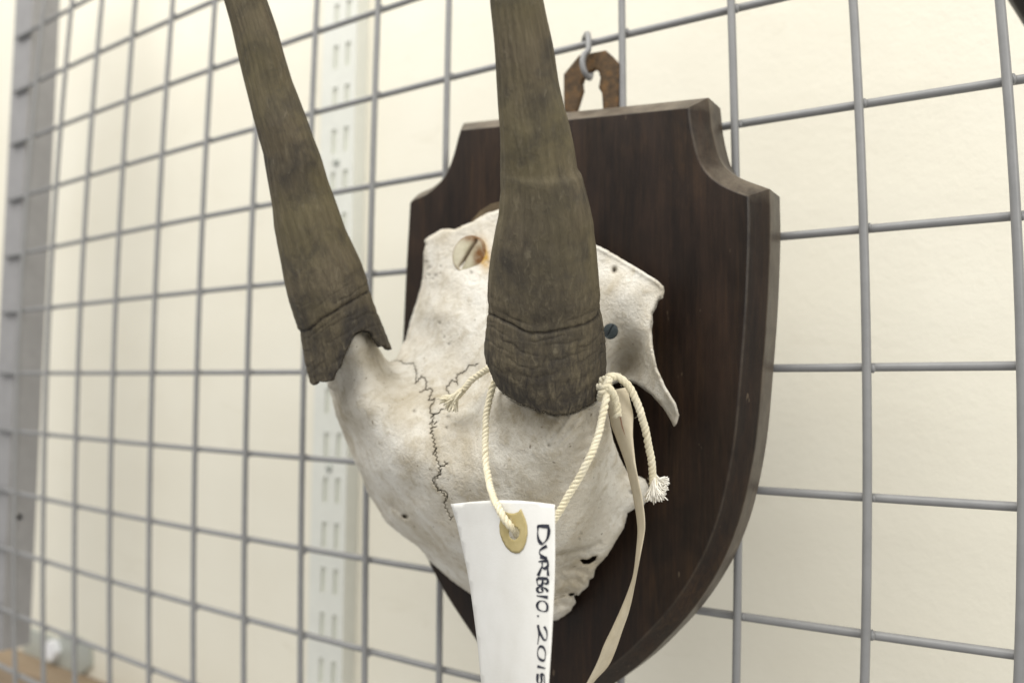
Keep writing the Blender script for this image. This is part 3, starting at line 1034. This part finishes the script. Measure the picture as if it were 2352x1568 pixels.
def make_horn(Lf, Rf, zf, sagf, tilt, stations, front_r, crack_t, crack_pts, base_edge, seg=96, side=1, notch_poly=None, cutline=None, dark=()):
    """Lf,Rf: silhouette x at view row t (R sits on row t - tilt(t)); zf depth of the axis; sag: drop of the front of a ring in px"""
    L = np.array([(Lf(t), t) for t in stations])
    R = np.array([(Rf(t - tilt(t)), t - tilt(t)) for t in stations])
    ns = len(stations)
    verts, uvs, crack, basea, px = [], [], [], [], []
    prev = None
    vlen = 0
    th = np.linspace(0, 2 * math.pi, seg, endpoint=False)
    dirv = RC[2]
    for i, t in enumerate(stations):
        c2 = (L[i] + R[i]) / 2
        z = zf(t)
        c = cell(c2[0], c2[1], z)
        dpt = depth(c)
        hw = (R[i] - L[i]) / 2
        side_v = (RC[0] * hw[0] - RC[1] * hw[1]) * dpt / FPX
        r = np.linalg.norm(side_v)
        tocam = (CC - c) / np.linalg.norm(CC - c)
        front_v = tocam * (r * front_r) - RC[1] * (sagf(t) * dpt / FPX)
        if prev is not None:
            vlen += np.linalg.norm(c - prev) * S
        prev = c
        for k in range(seg):
            co, si = math.cos(th[k]), math.sin(th[k])
            p = c + side_v * co + front_v * si
            rad = side_v * co + tocam * (r * front_r) * si
            rn = rad / (np.linalg.norm(rad) + 1e-9)
            # slow lumps + faint growth ripples + longitudinal furrows
            d = 0.006 * math.sin(3 * th[k] + t / 83.0 + side) * math.sin(t / 61.0)
            kb = math.exp(-((stations[-1] - t) / 210.0) ** 2)
            d += kb * 0.0014 * math.sin(t / 5.2 + 2.0 * math.sin(th[k] * 2 + side) + t * t / 30000.0)
            d += 0.0025 * math.sin(th[k] * 23 + 1.5 * math.sin(t / 90.0))
            verts.append(p + rn * d)
            uvs.append((th[k] / (2 * math.pi), vlen))
            crack.append(0.0)
            basea.append(kb)
            px.append((i, k))
    verts = np.array(verts)
    # crack round the base: a wandering groove
    crack = np.array(crack)
    rel = (verts - CC) @ RC.T
    scr = np.stack([1176 + FPX * rel[:, 0] / -rel[:, 2], 784 - FPX * rel[:, 1] / -rel[:, 2]], 1)
    frontm = np.tile(np.sin(th) > -0.05, ns)
    cp = np.array(crack_pts, float)
    dcr = poly_dist(scr, crack_pts, False)
    g = np.tile(np.clip(np.sin(th) * 2.2 + 0.35, 0, 1), ns) * np.exp(-(dcr / (2.6 + 1.2 * np.sin(scr[:, 0] / 7.0) ** 2)) ** 2) * frontm
    cen = np.repeat(np.array([verts[i * seg:(i + 1) * seg].mean(axis=0) for i in range(ns)]), seg, axis=0)
    inw = cen - verts
    inw /= np.linalg.norm(inw, axis=1)[:, None] + 1e-9
    # material above the crack stands a hair proud below / shrunk above
    yc = np.interp(scr[:, 0], cp[:, 0], cp[:, 1])
    below = (scr[:, 1] > yc) & frontm
    # fainter growth rings either side of it
    sw = rng.uniform(0, 6)
    faint = np.zeros(len(scr))
    for off, amt in ((-64, 0.16), (-40, 0.22), (-19, 0.34), (16, 0.34), (30, 0.28), (47, 0.4), (63, 0.3), (80, 0.36), (98, 0.3), (118, 0.3)):
        yy = yc_all(scr, crack_pts) + off * (1 if off < 0 else 1.0) + 3.0 * np.sin(scr[:, 0] / 19 + off + sw) + 1.5 * np.sin(scr[:, 0] / 6.0 + off)
        brk = np.clip(0.5 + 0.9 * np.sin(scr[:, 0] / 27.0 + off * 1.7 + sw), 0, 1)
        faint = np.maximum(faint, amt * brk * np.exp(-((scr[:, 1] - yy) / 2.4) ** 2) * frontm)
    verts = verts + inw * (0.012 * g + 0.012 * faint)[:, None] - inw * (below * 0.003 * np.exp(-np.clip(scr[:, 1] - yc, 0, None) / 40))[:, None]
    crack = np.clip(np.maximum(g * 0.85, faint), 0, 1)
    faces = []
    for i in range(ns - 1):
        for k in range(seg):
            k2 = (k + 1) % seg
            q = (i * seg + k, (i + 1) * seg + k, (i + 1) * seg + k2, i * seg + k2)
            faces.append(q)
    if cutline is not None:
        keep = []
        for f in faces:
            c = scr[list(f)].mean(axis=0)
            k = f[0] % seg
            if cutline(c[0], c[1], math.sin(th[k] + math.pi / seg)):
                keep.append(f)
        faces = keep
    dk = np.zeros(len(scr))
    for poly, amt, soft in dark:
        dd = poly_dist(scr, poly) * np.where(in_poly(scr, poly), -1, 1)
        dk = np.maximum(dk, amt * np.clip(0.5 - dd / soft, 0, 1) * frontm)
    return verts, faces, uvs, crack, np.array(basea), dk


def finish_horn(verts, faces, uvs, crack, basea, dark, thick, name):
    used = sorted({i for f in faces for i in f})
    mp = {a: b for b, a in enumerate(used)}
    faces = [tuple(mp[i] for i in f) for f in faces]
    V = [W(verts[i]) for i in used]
    # faces were laid out one way round: turn them so that the normals point out of the tube
    cen = np.mean(np.array([verts[i] for i in used[:200]]), axis=0)
    f0 = faces[len(faces) // 2]
    a_, b_, c_ = (V[i] for i in f0[:3])
    ring = np.array([verts[i] for i in used if abs(i // 200 - used[f0[0]] // 200) < 1])
    if (b_ - a_).cross(c_ - a_).dot(a_ - W(ring.mean(axis=0))) < 0:
        faces = [f[::-1] for f in faces]
    o = mk(name, V, faces, M_HORN, sk, True, [uvs[i] for i in used], {'crack': crack[used], 'base': basea[used], 'dark': dark[used]})
    sd = o.modifiers.new('thickness', 'SOLIDIFY')
    sd.thickness = thick * S
    sd.offset = -1
    return o


# right horn (nearer the lens)
LR = [(1126, 0), (1136, 130), (1143, 212), (1148, 308), (1150, 393), (1152, 440), (1149.6, 455), (1146.6, 491), (1138, 526), (1129, 579), (1124.7, 623), (1122, 680), (1125, 700), (1121, 725), (1119, 740), (1113.5, 784), (1113, 800), (1118, 828), (1128, 855), (1142, 880), (1158, 905)]
RR = [(1247, 0), (1256, 51), (1269.6, 116), (1283, 191), (1302, 273), (1317.5, 342), (1327, 391), (1337, 402), (1351.6, 461), (1361, 508), (1363, 536), (1368, 564), (1375, 623), (1379.6, 675), (1377.5, 702), (1384, 740), (1391, 790), (1393.5, 830), (1393, 860), (1391, 880), (1386, 905)]
topL = [(1090, -900), (1098, -700), (1108, -450), (1117, -220)]
topR = [(1096, -900), (1128, -700), (1168, -450), (1210, -220)]
LRx = topL + LR
RRx = topR + RR


def mkf(tab, k=3):
    t0, t1 = tab[0][1], tab[-1][1]
    ts = np.arange(t0, t1 + 1, 4.0)
    xs = smooth1(interp(tab, ts), k)
    return lambda t: float(np.interp(t, ts, xs))


crackR = [(1122, 722), (1135, 726), (1150, 735), (1165, 741), (1180, 748), (1195, 758), (1205, 762), (1220, 767), (1235, 765), (1250, 766), (1270, 762), (1295, 757), (1318, 752), (1345, 745), (1362, 736), (1374, 726), (1379, 712)]
stR = list(np.concatenate([np.linspace(-900, -40, 40), np.arange(-30, 690, 5.0), np.arange(690, 800, 2.0), np.arange(800, 884, 3.0)]))


def cutR(x, y, s):
    if s < -0.12:
        return y < 905
    return y < np.interp(x, [e[0] for e in edgeR], [e[1] for e in edgeR]) + 1.2 * math.sin(x * 0.9)


def sagR(t):
    return float(np.interp(t, [-900, -200, 0, 300, 500, 740, 884], [2, 4, 7, 14, 22, 44, 78]))


def zR(t):
    return float(np.interp(t, [-900, -400, 0, 300, 600, 884], [2.9, 2.85, 2.66, 2.42, 2.13, 1.88]))


r_ = make_horn(mkf(LRx, 2), mkf(RRx, 1), zR, sagR, lambda t: 0.0, stR, 0.95, 740, crackR, edgeR, 200, 0.4, None, cutR,
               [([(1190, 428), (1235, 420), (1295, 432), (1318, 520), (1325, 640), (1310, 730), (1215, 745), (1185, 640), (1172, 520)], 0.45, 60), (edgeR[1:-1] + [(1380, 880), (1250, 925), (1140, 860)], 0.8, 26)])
finish_horn(*r_, 0.03, 'horn')

# left horn (further off, sheath broken open at the base)
LL = [(514.4, 0), (533, 68), (553.7, 154), (581, 273), (605, 352), (624.5, 478), (628.5, 520), (646, 603), (653, 645), (663, 691), (672.5, 720), (683, 751), (690.5, 762), (692.6, 779), (702, 832), (713, 878), (722, 920), (730, 950)]
RL = [(612, 0), (639, 75), (670, 188), (704, 273), (735, 355.5), (752, 417), (772.5, 468), (793, 526), (828, 603), (842.8, 645), (846.5, 664), (857.4, 694.5), (868.4, 722), (877.6, 744), (890, 777), (899, 800), (906, 820), (915, 850)]
LLx = [(300, -900), (345, -700), (405, -450), (460, -220)] + LL
RLx = [(308, -1000), (380, -700), (470, -450), (545, -220)] + RL


def tiltL(t):
    return float(np.interp(t, [-900, 0, 400, 760, 950], [10, 22, 55, 92, 120]))


crackL = [(688, 762), (700, 760), (713, 756), (718, 750), (724, 747.5), (735, 735), (748, 727), (762, 720), (774, 712), (786, 704.5), (800, 696), (819, 685), (832, 677), (848, 668)]
stL = list(np.concatenate([np.linspace(-880, -40, 40), np.arange(-30, 690, 5.0), np.arange(690, 800, 2.0), np.arange(800, 948, 2.5)]))


def cutL(x, y, s):
    if s < -0.10:
        return y < 842 - 0.35 * (x - 715)
    return y < np.interp(x, [e[0] for e in edgeL], [e[1] for e in edgeL])


def sagL(t):
    return float(np.interp(t, [-900, -200, 0, 300, 760, 950], [2, 2, 3, 6, 14, 22]))


def zL(t):
    return float(np.interp(t, [-900, -400, 0, 300, 600, 950], [2.95, 2.9, 2.75, 2.48, 2.14, 1.72]))


l_ = make_horn(mkf(LLx, 1), mkf(RLx, 2), zL, sagL, tiltL, stL, 1.1, 760, crackL, edgeL, 200, 2.1, None, cutL,
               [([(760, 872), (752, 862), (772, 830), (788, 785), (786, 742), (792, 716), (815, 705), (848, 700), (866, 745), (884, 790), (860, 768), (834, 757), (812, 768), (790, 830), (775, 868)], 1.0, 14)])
finish_horn(*l_, 0.035, 'horn')

# core of bone inside the broken sheath
co_ = Mesh()
cp_ = [(812, 880, 1.50), (808, 830, 1.56), (800, 780, 1.66), (790, 730, 1.76), (770, 660, 1.90), (735, 560, 2.08)]
cpts = [P(*q) for q in spline(cp_, 5)]
co_.tube(cpts, [S * (0.22 - 0.12 * i / len(cpts)) for i in range(len(cpts))], 24)
nc = len(co_.v)
co_.obj('horn_core', M_BONE, sk, True, attrs={'dirt_shade': [0.5] * nc, 'rust': [0] * nc, 'crack': [0] * nc})


# screws -------------------------------------------------------------------
def screw(px, py, z, rx_px, slot_ang, mat, name, dome, rust=False, label=None):
    c = cell(px, py, z)
    r = rx_px * depth(c) / FPX
    # head lies on the bone, facing off the board and a little up
    nrm = np.array([0.05, 0.10, 1.0])
    nrm /= np.linalg.norm(nrm)
    ux = np.cross([0, 1, 0], nrm)
    ux /= np.linalg.norm(ux)
    uy = np.cross(nrm, ux)
    ca, sa = math.cos(slot_ang), math.sin(slot_ang)
    NX = 80
    vs, fs, ru, di = [], [], [], []
    rings = [0.0] + [0.05 * j for j in range(1, 20)] + [0.97, 1.0, 1.03]
    for i, q in enumerate(rings):
        for k in range(NX):
            th = 2 * math.pi * k / NX
            x, y = q * math.cos(th), q * math.sin(th)
            a, b = x * ca + y * sa, -x * sa + y * ca
            h = dome * (1 - q * q) if q <= 1 else -0.10
            sl = max(0, 1 - (abs(b) / 0.11) ** 4) if abs(b) < 0.11 else 0
            sl *= 1 if abs(a) < 0.86 else 0
            h -= 0.16 * sl
            if q >= 1.0:
                h = -0.02 if q == 1.0 else -0.25
            p = c + (ux * x + uy * y + nrm * h) * r
            vs.append(W(p))
            di.append(0.9 * sl if rust else 0.6 * sl)
            rr = math.exp(-((x - 0.72) / 0.35) ** 2 - ((y + 0.2) / 0.6) ** 2) + 0.7 * math.exp(-((x - 0.1) / 0.5) ** 2 - ((y - 0.85) / 0.22) ** 2)
            rr = 1.3 * rr + 0.7 * math.exp(-(b / 0.2) ** 2) * (0.6 if abs(a) < 0.9 else 0) + 0.5 * (q > 0.93)
            ru.append(min(1.0, rr) if rust else 0)
    for i in range(len(rings) - 1):
        for k in range(NX):
            k2 = (k + 1) % NX
            fs.append((i * NX + k, (i + 1) * NX + k, (i + 1) * NX + k2, i * NX + k2))
    o = mk(name, vs, fs, mat, sk, True, None, {'rust': ru, 'dirt_shade': di})
    bm = bmesh.new()
    bm.from_mesh(o.data)
    bmesh.ops.remove_doubles(bm, verts=bm.verts, dist=1e-6)
    bmesh.ops.recalc_face_normals(bm, faces=bm.faces)
    bm.to_mesh(o.data)
    bm.free()
    if label:
        o['label'] = label
    return o


screw(1075, 583, 1.085, 44, math.radians(57), M_SCREW, 'screw', 0.05, True, 'large cream slotted screw head with rust stains')
screw(1401, 760, 1.085, 18, math.radians(62), M_STEEL, 'screw', 0.08, False, 'small dark slotted screw')


# ------------------------------------------------------------------ strings
def rope(pts, r, pitch, mesh, strands=3, seg=9, twist0=0.0, taper=None):
    p = [Vector(q) for q in pts]
    n = len(p)
    T = [(p[min(i + 1, n - 1)] - p[max(i - 1, 0)]).normalized() for i in range(n)]
    a = T[0].orthogonal().normalized()
    s = 0
    rails = [[] for _ in range(strands)]
    for i in range(n):
        if i:
            s += (p[i] - p[i - 1]).length
        a = (a - T[i] * a.dot(T[i])).normalized()
        b = T[i].cross(a)
        for k in range(strands):
            th = twist0 + 2 * math.pi * (s / pitch + k / strands) + 0.9 * math.sin(s / pitch * 1.1) + 0.4 * math.sin(s / pitch * 2.7 + k)
            w_ = r * (0.47 + 0.06 * math.sin(s / pitch * 2.9 + 2 * k))
            rails[k].append(p[i] + (a * math.cos(th) + b * math.sin(th)) * w_)
    for k in range(strands):
        mesh.tube(rails[k], r * 0.56, seg)
    for _ in range(n // 3):
        i = random.randrange(1, n - 1)
        d = Vector((random.gauss(0, 1), random.gauss(0, 1), random.gauss(0, 1))).normalized()
        q = p[i] + (d - T[i] * d.dot(T[i])).normalized() * r * 0.8
        e = q + (d + T[i] * random.uniform(-1.5, 1.5)).normalized() * r * random.uniform(0.5, 1.3)
        mesh.tube([q, (q + e) / 2 + d * r * 0.15, e], r * 0.04, 4)
    return mesh


def px_path(pp, step=20):
    return [P(*q) for q in spline(pp, step)]


def fray(mesh, root, dirpx, n, spread, length, r, zc):
    """thin fibres flaring out from a cut cord end; root in px"""
    for i in range(n):
        a = math.atan2(dirpx[1], dirpx[0]) + random.uniform(-spread, spread)
        l = length * random.uniform(0.75, 1.1)
        o = (random.uniform(-4, 4), random.uniform(-4, 4))
        z0 = zc + random.uniform(-0.02, 0.02)
        a0 = math.atan2(dirpx[1], dirpx[0])
        q = [(root[0] + o[0], root[1] + o[1], z0),
             (root[0] + o[0] + l * 0.45 * math.cos(a * 0.5 + a0 * 0.5), root[1] + o[1] + l * 0.45 * math.sin(a * 0.5 + a0 * 0.5), z0 + random.uniform(-0.02, 0.03)),
             (root[0] + o[0] + l * math.cos(a), root[1] + o[1] + l * math.sin(a), z0 + random.uniform(-0.05, 0.06))]
        pts = [P(*k) for k in spline(q, 4)]
        mesh.tube(pts, [r * S * (1.0 - 0.5 * j / len(pts)) for j in range(len(pts))], 5)


RS = 0.0242 * S
PIT = 0.092 * S
st1 = thing('tag_string', P(1190, 1150, 2.1), 'cream twisted cotton string tied round the right horn and looped through the white tag', 'string')
for pp in ([(1180, 840, 1.80), (1148, 838, 1.86), (1122, 846, 1.87), (1100, 860, 1.84), (1080, 876, 1.85), (1062, 898, 1.87), (1052, 910, 1.88)],
           [(1170, 850, 1.82), (1146, 866, 1.96), (1135, 880, 1.99), (1125, 912, 2.02), (1117, 955, 2.05), (1115, 1000, 2.07), (1115, 1050, 2.10), (1121, 1095, 2.16), (1131, 1135, 2.26), (1146, 1168, 2.35), (1162, 1195, 2.36), (1176, 1212, 2.33), (1185, 1222, 2.22), (1188, 1228, 2.10)],
           [(1350, 870, 1.9), (1394, 878, 1.88), (1394, 900, 1.93), (1385, 950, 1.98), (1372, 1005, 2.02), (1352, 1055, 2.06), (1325, 1105, 2.06), (1297, 1152, 2.08), (1270, 1195, 2.10), (1225, 1222, 2.12), (1190, 1230, 2.12)]):
    t = Mesh()
    rope(px_path(pp), RS, PIT, t)
    t.obj('cord', M_COTTON, st1)
t = Mesh()
fray(t, (1058, 897), (-19, 21), 90, 0.55, 50, 0.0085, 1.89)
t.obj('frayed_end', M_COTTON, st1)

st2 = thing('string', P(1470, 950, 1.7), 'cream string with a bushy white frayed end hanging right of the beige paper strip', 'string')
for pp in ([(1350, 885, 1.85), (1388, 872, 1.90), (1402, 864, 1.90), (1420, 866, 1.86), (1440, 882, 1.82), (1458, 912, 1.78), (1472, 950, 1.74), (1484, 995, 1.68), (1494, 1045, 1.62), (1499, 1085, 1.57), (1500, 1112, 1.55)],
           [(1350, 890, 1.88), (1391, 888, 1.94), (1404, 897, 1.93), (1412, 915, 1.89), (1417, 936, 1.86), (1419, 955, 1.84)],
           [(1400, 868, 1.93), (1392, 884, 1.95), (1384, 898, 1.95), (1378, 915, 1.9)]):
    t = Mesh()
    rope(px_path(pp), RS * 1.05, PIT, t)
    t.obj('cord', M_COTTON, st2)
t = Mesh()
fray(t, (1500, 1098), (2, 22), 150, 0.5, 52, 0.0062, 1.55)
fray(t, (1504, 1095), (16, 16), 110, 0.8, 32, 0.0062, 1.50)
fray(t, (1506, 1122), (16, 6), 70, 0.9, 24, 0.0062, 1.50)
t.obj('frayed_end', M_FRAY, st2)

# ------------------------------------------------------------------ white tag
LT = [(1035, 1157), (1049, 1202), (1062, 1260), (1071.5, 1303), (1080, 1352), (1088, 1410), (1096, 1473), (1105, 1568), (1113, 1660), (1122, 1760), (1130, 1840)]
RT = [(1273.5, 1157), (1274, 1202), (1274, 1260), (1273.5, 1303), (1272, 1352), (1269, 1410), (1265.5, 1473), (1259, 1568), (1253, 1660), (1247, 1760), (1242, 1840)]


def tagz(x, y):
    xl, xr = np.interp(y, [q[1] for q in LT], [q[0] for q in LT]), np.interp(y, [q[1] for q in RT], [q[0] for q in RT])
    s = (x - xl) / (xr - xl)
    zl = np.interp(y, [1157, 1350, 1568, 1840], [2.10, 2.06, 2.00, 1.95])
    zr = np.interp(y, [1157, 1350, 1568, 1840], [2.36, 2.42, 2.50, 2.55])
    return zl + (zr - zl) * s + 0.07 * math.sin(math.pi * min(max(s, 0), 1))


def sheet(outline, holes, step, zfun, thick, mat, name, parent, dz=0.0):
    ol = subdiv(outline, step)
    hl = [subdiv(h, step * 0.4) for h in holes]
    a = np.array(ol)
    q = np.array([(x, y) for x in np.arange(a[:, 0].min(), a[:, 0].max(), step) for y in np.arange(a[:, 1].min(), a[:, 1].max(), step)])
    keep = in_poly(q, ol) & (poly_dist(q, ol) > step * 0.4)
    for h in hl:
        keep &= ~in_poly(q, h) & (poly_dist(q, h) > step * 0.25)
    q = q[keep]
    pts = [Vector(p) for p in ol]
    ed = [(i, (i + 1) % len(ol)) for i in range(len(ol))]
    for h in hl:
        b = len(pts)
        pts += [Vector(p) for p in h]
        ed += [(b + i, b + (i + 1) % len(h)) for i in range(len(h))]
    pts += [Vector(p) for p in q]
    cv, ce, cf, *_ = delaunay_2d_cdt(pts, ed, [], 1, 1e-4)
    V = np.array([(p.x, p.y) for p in cv])
    if hl:
        cen = np.array([V[list(f)].mean(axis=0) for f in cf])
        bad = np.zeros(len(cf), bool)
        for h in hl:
            bad |= in_poly(cen, h)
        cf = [f for f, b in zip(cf, bad) if not b]
    o = mk(name, [P(x, y, zfun(x, y) + dz) for x, y in V], cf, mat, parent, True)
    fix_normals(o)
    # make the shell face the camera before thickening
    c = W(CC)
    pv = o.data.polygons[0]
    if pv.normal.dot(c - (o.data.vertices[pv.vertices[0]].co + ROOT[parent])) < 0:
        o.data.flip_normals()
    sd = o.modifiers.new('thickness', 'SOLIDIFY')
    sd.thickness = thick * S
    sd.offset = -1
    return o


tg = thing('paper_tag', P(1190, 1160, 2.2), 'white card luggage tag with handwritten reference hanging in front of the skull', 'tag')
hole_t = [(1180.5 + 12.5 * math.cos(k * math.pi / 8), 1224 + 15 * math.sin(k * math.pi / 8)) for k in range(16)]
top = [(1035, 1157), (1080, 1152), (1120, 1149), (1150, 1148), (1190, 1149), (1235, 1153), (1273.5, 1158)]
# z of the top edge follows the same bow, so the edge reads as curved card
sheet(top + RT[1:] + LT[::-1][:-1], [hole_t], 9, tagz, 0.006, M_CARD, 'card', tg)
patch = [(1158, 1174), (1150, 1188), (1146.5, 1206), (1148, 1225), (1153, 1240), (1162, 1256), (1172, 1265.5), (1183, 1270), (1192, 1269), (1201, 1260), (1207, 1246), (1211, 1225), (1210, 1205), (1205, 1188), (1196, 1168), (1190, 1175), (1180, 1178.5), (1168, 1178)]
sheet(patch, [hole_t], 5, tagz, 0.003, M_MANILA, 'eyelet_patch', tg, 0.006)

# handwriting: strokes in (along, height) letter boxes, reading down the tag
GL = {
    'D': [[(0.02, 0.0), (0.05, 1.0)], [(0.0, 0.08), (0.12, 0.05)], [(0.0, 0.92), (0.3, 0.98), (0.7, 0.85), (0.95, 0.55), (0.98, 0.35), (0.8, 0.12), (0.45, 0.02), (0.1, 0.05)]],
    'u': [[(0.02, 0.85), (0.3, 0.15), (0.55, 0.05), (0.75, 0.3), (0.98, 0.85)], [(0.9, 0.85), (0.85, 0.1)]],
    'R': [[(0.05, 0.1), (0.0, 0.95)], [(0.0, 0.95), (0.35, 0.9), (0.5, 0.65), (0.4, 0.45), (0.12, 0.42)], [(0.3, 0.45), (0.98, 0.05)], [(0.35, 0.9), (0.98, 0.95)]],
    'B': [[(0.05, 0.05), (0.1, 0.95)], [(0.1, 0.95), (0.6, 0.95), (0.7, 0.7), (0.45, 0.52), (0.15, 0.5)], [(0.45, 0.52), (0.9, 0.4), (0.85, 0.1), (0.4, 0.0), (0.05, 0.05)]],
    '6': [[(0.75, 0.98), (0.3, 0.75), (0.08, 0.35), (0.25, 0.05), (0.7, 0.05), (0.9, 0.3), (0.7, 0.52), (0.25, 0.42)]],
    '1': [[(0.35, 0.0), (0.62, 1.0)]],
    '0': [[(0.45, 0.98), (0.12, 0.75), (0.05, 0.3), (0.35, 0.02), (0.75, 0.12), (0.95, 0.55), (0.88, 0.9), (0.45, 0.98)]],
    '.': [[(0.3, 0.05), (0.7, 0.08)]],
    '2': [[(0.08, 0.72), (0.35, 0.98), (0.7, 0.95), (0.72, 0.65), (0.35, 0.25), (0.0, 0.06)], [(0.0, 0.06), (0.45, 0.16), (0.98, 0.02)]],
    '5': [[(0.9, 0.95), (0.25, 0.92), (0.15, 0.55), (0.6, 0.6), (0.85, 0.35), (0.65, 0.05), (0.1, 0.1)]],
}
text = [('D', 1206, 1248, 1234, 1261, 2.6), ('u', 1252, 1284, 1238, 1259, 2.2), ('R', 1287, 1322, 1234, 1260, 2.3), ('B', 1326, 1345, 1233, 1259, 2.1), ('6', 1346, 1361, 1233, 1259, 2.1), ('1', 1362, 1376, 1232, 1258, 2.2),
        ('0', 1378, 1404, 1233, 1258, 2.0), ('.', 1409, 1418, 1234, 1258, 1.6), ('2', 1434, 1480, 1234, 1256, 1.9), ('0', 1482, 1517, 1234, 1253, 1.9), ('1', 1523, 1540, 1234, 1252, 2.3), ('5', 1543, 1574, 1233, 1251, 2.1)]
ink = Mesh()
for ch, ya, yb_, xl, xr, wd in text:
    for stroke in GL[ch]:
        p2 = [(xl + b * (xr - xl), ya + a * (yb_ - ya)) for a, b in stroke]
        p2 = spline(p2, 6) if len(p2) > 2 else subdiv(p2, 3, False)
        p2 = np.array(p2)
        tn = np.gradient(p2, axis=0)
        tn /= np.linalg.norm(tn, axis=1)[:, None] + 1e-9
        nr = np.stack([-tn[:, 1] * 0.8, tn[:, 0]], 1)
        k = len(p2)
        wv_ = np.array([wd * 1.42 * (0.78 + 0.4 * math.sin(i * 0.3 + ya)) for i in range(k)])[:, None]
        Lp, Rp = p2 + nr * wv_, p2 - nr * wv_
        vs = [P(x, y, tagz(x, y) + 0.0045) for x, y in np.vstack([Lp, Rp])]
        ink.add(vs, [(i, i + 1, k + i + 1, k + i) for i in range(k - 1)])
ink.obj('handwriting', M_INK, tg, False)

# rusty hanger plate with keyhole, fixed to the back of the board
sheet(HANG[0], [HANG[1]], 6, lambda x, y: HANG[2], 0.045, M_RUST, 'hanger_plate', sh)

# ------------------------------------------------------------------ beige strip (older label seen nearly edge on)
SL = [(1383, 900), (1391, 926), (1400, 951), (1406, 978), (1416, 1003), (1432, 1046), (1440, 1071), (1447, 1101), (1454.5, 1134), (1461, 1170), (1465, 1200), (1466, 1225), (1462.5, 1267), (1457, 1313), (1448, 1346), (1429, 1394), (1408, 1440), (1388, 1480.5), (1374.6, 1514), (1347, 1568), (1318, 1620)]
SR = [(1440, 889), (1447, 922), (1454, 951), (1454, 978), (1454, 1003), (1458, 1046), (1461, 1071), (1467, 1101), (1474, 1134), (1479, 1165), (1482, 1200), (1480.5, 1225), (1471, 1277), (1463, 1319), (1457, 1350), (1447, 1396), (1429, 1446), (1413, 1492), (1395, 1529), (1360, 1568), (1330, 1625)]
zs_l = np.interp(range(len(SL)), [0, 6, 12, 20], [1.78, 1.60, 1.46, 1.30])
zs_r = np.interp(range(len(SL)), [0, 6, 12, 20], [1.70, 1.78, 1.70, 1.10])
bs = thing('label_strip', P(1440, 900, 1.75), 'beige paper strip label curling down beside the skull over the dark shield', 'label')
A_ = [np.array((*a, z)) for a, z in zip(SL, zs_l)]
B_ = [np.array((*a, z)) for a, z in zip(SR, zs_r)]
A_, B_ = spline(A_, 4), spline(B_, 4)
vs, fs = [], []
K = 7
for a, b in zip(A_, B_):
    for k in range(K):
        s = k / (K - 1)
        q = a + (b - a) * s
        vs.append(P(q[0], q[1], q[2] + 0.03 * math.sin(math.pi * s)))
for i in range(len(A_) - 1):
    for k in range(K - 1):
        fs.append((i * K + k, i * K + k + 1, (i + 1) * K + k + 1, (i + 1) * K + k))
so_ = mk('card', vs, fs, M_BEIGE, bs, True)
sd = so_.modifiers.new('thickness', 'SOLIDIFY')
sd.thickness = 0.006 * S
rl = Mesh()
i0, i1 = 5, 22
row = []
for i in range(i0, i1):
    for s in (0.36 + 0.012 * (i - i0), 0.42 + 0.012 * (i - i0)):
        q = A_[i] + (B_[i] - A_[i]) * s
        row.append(P(q[0], q[1], q[2] + 0.03 * math.sin(math.pi * s) + 0.008))
rl.add(row, [(2 * i, 2 * i + 1, 2 * i + 3, 2 * i + 2) for i in range(i1 - i0 - 1)])
rl.obj('red_line', M_REDINK, bs, False)
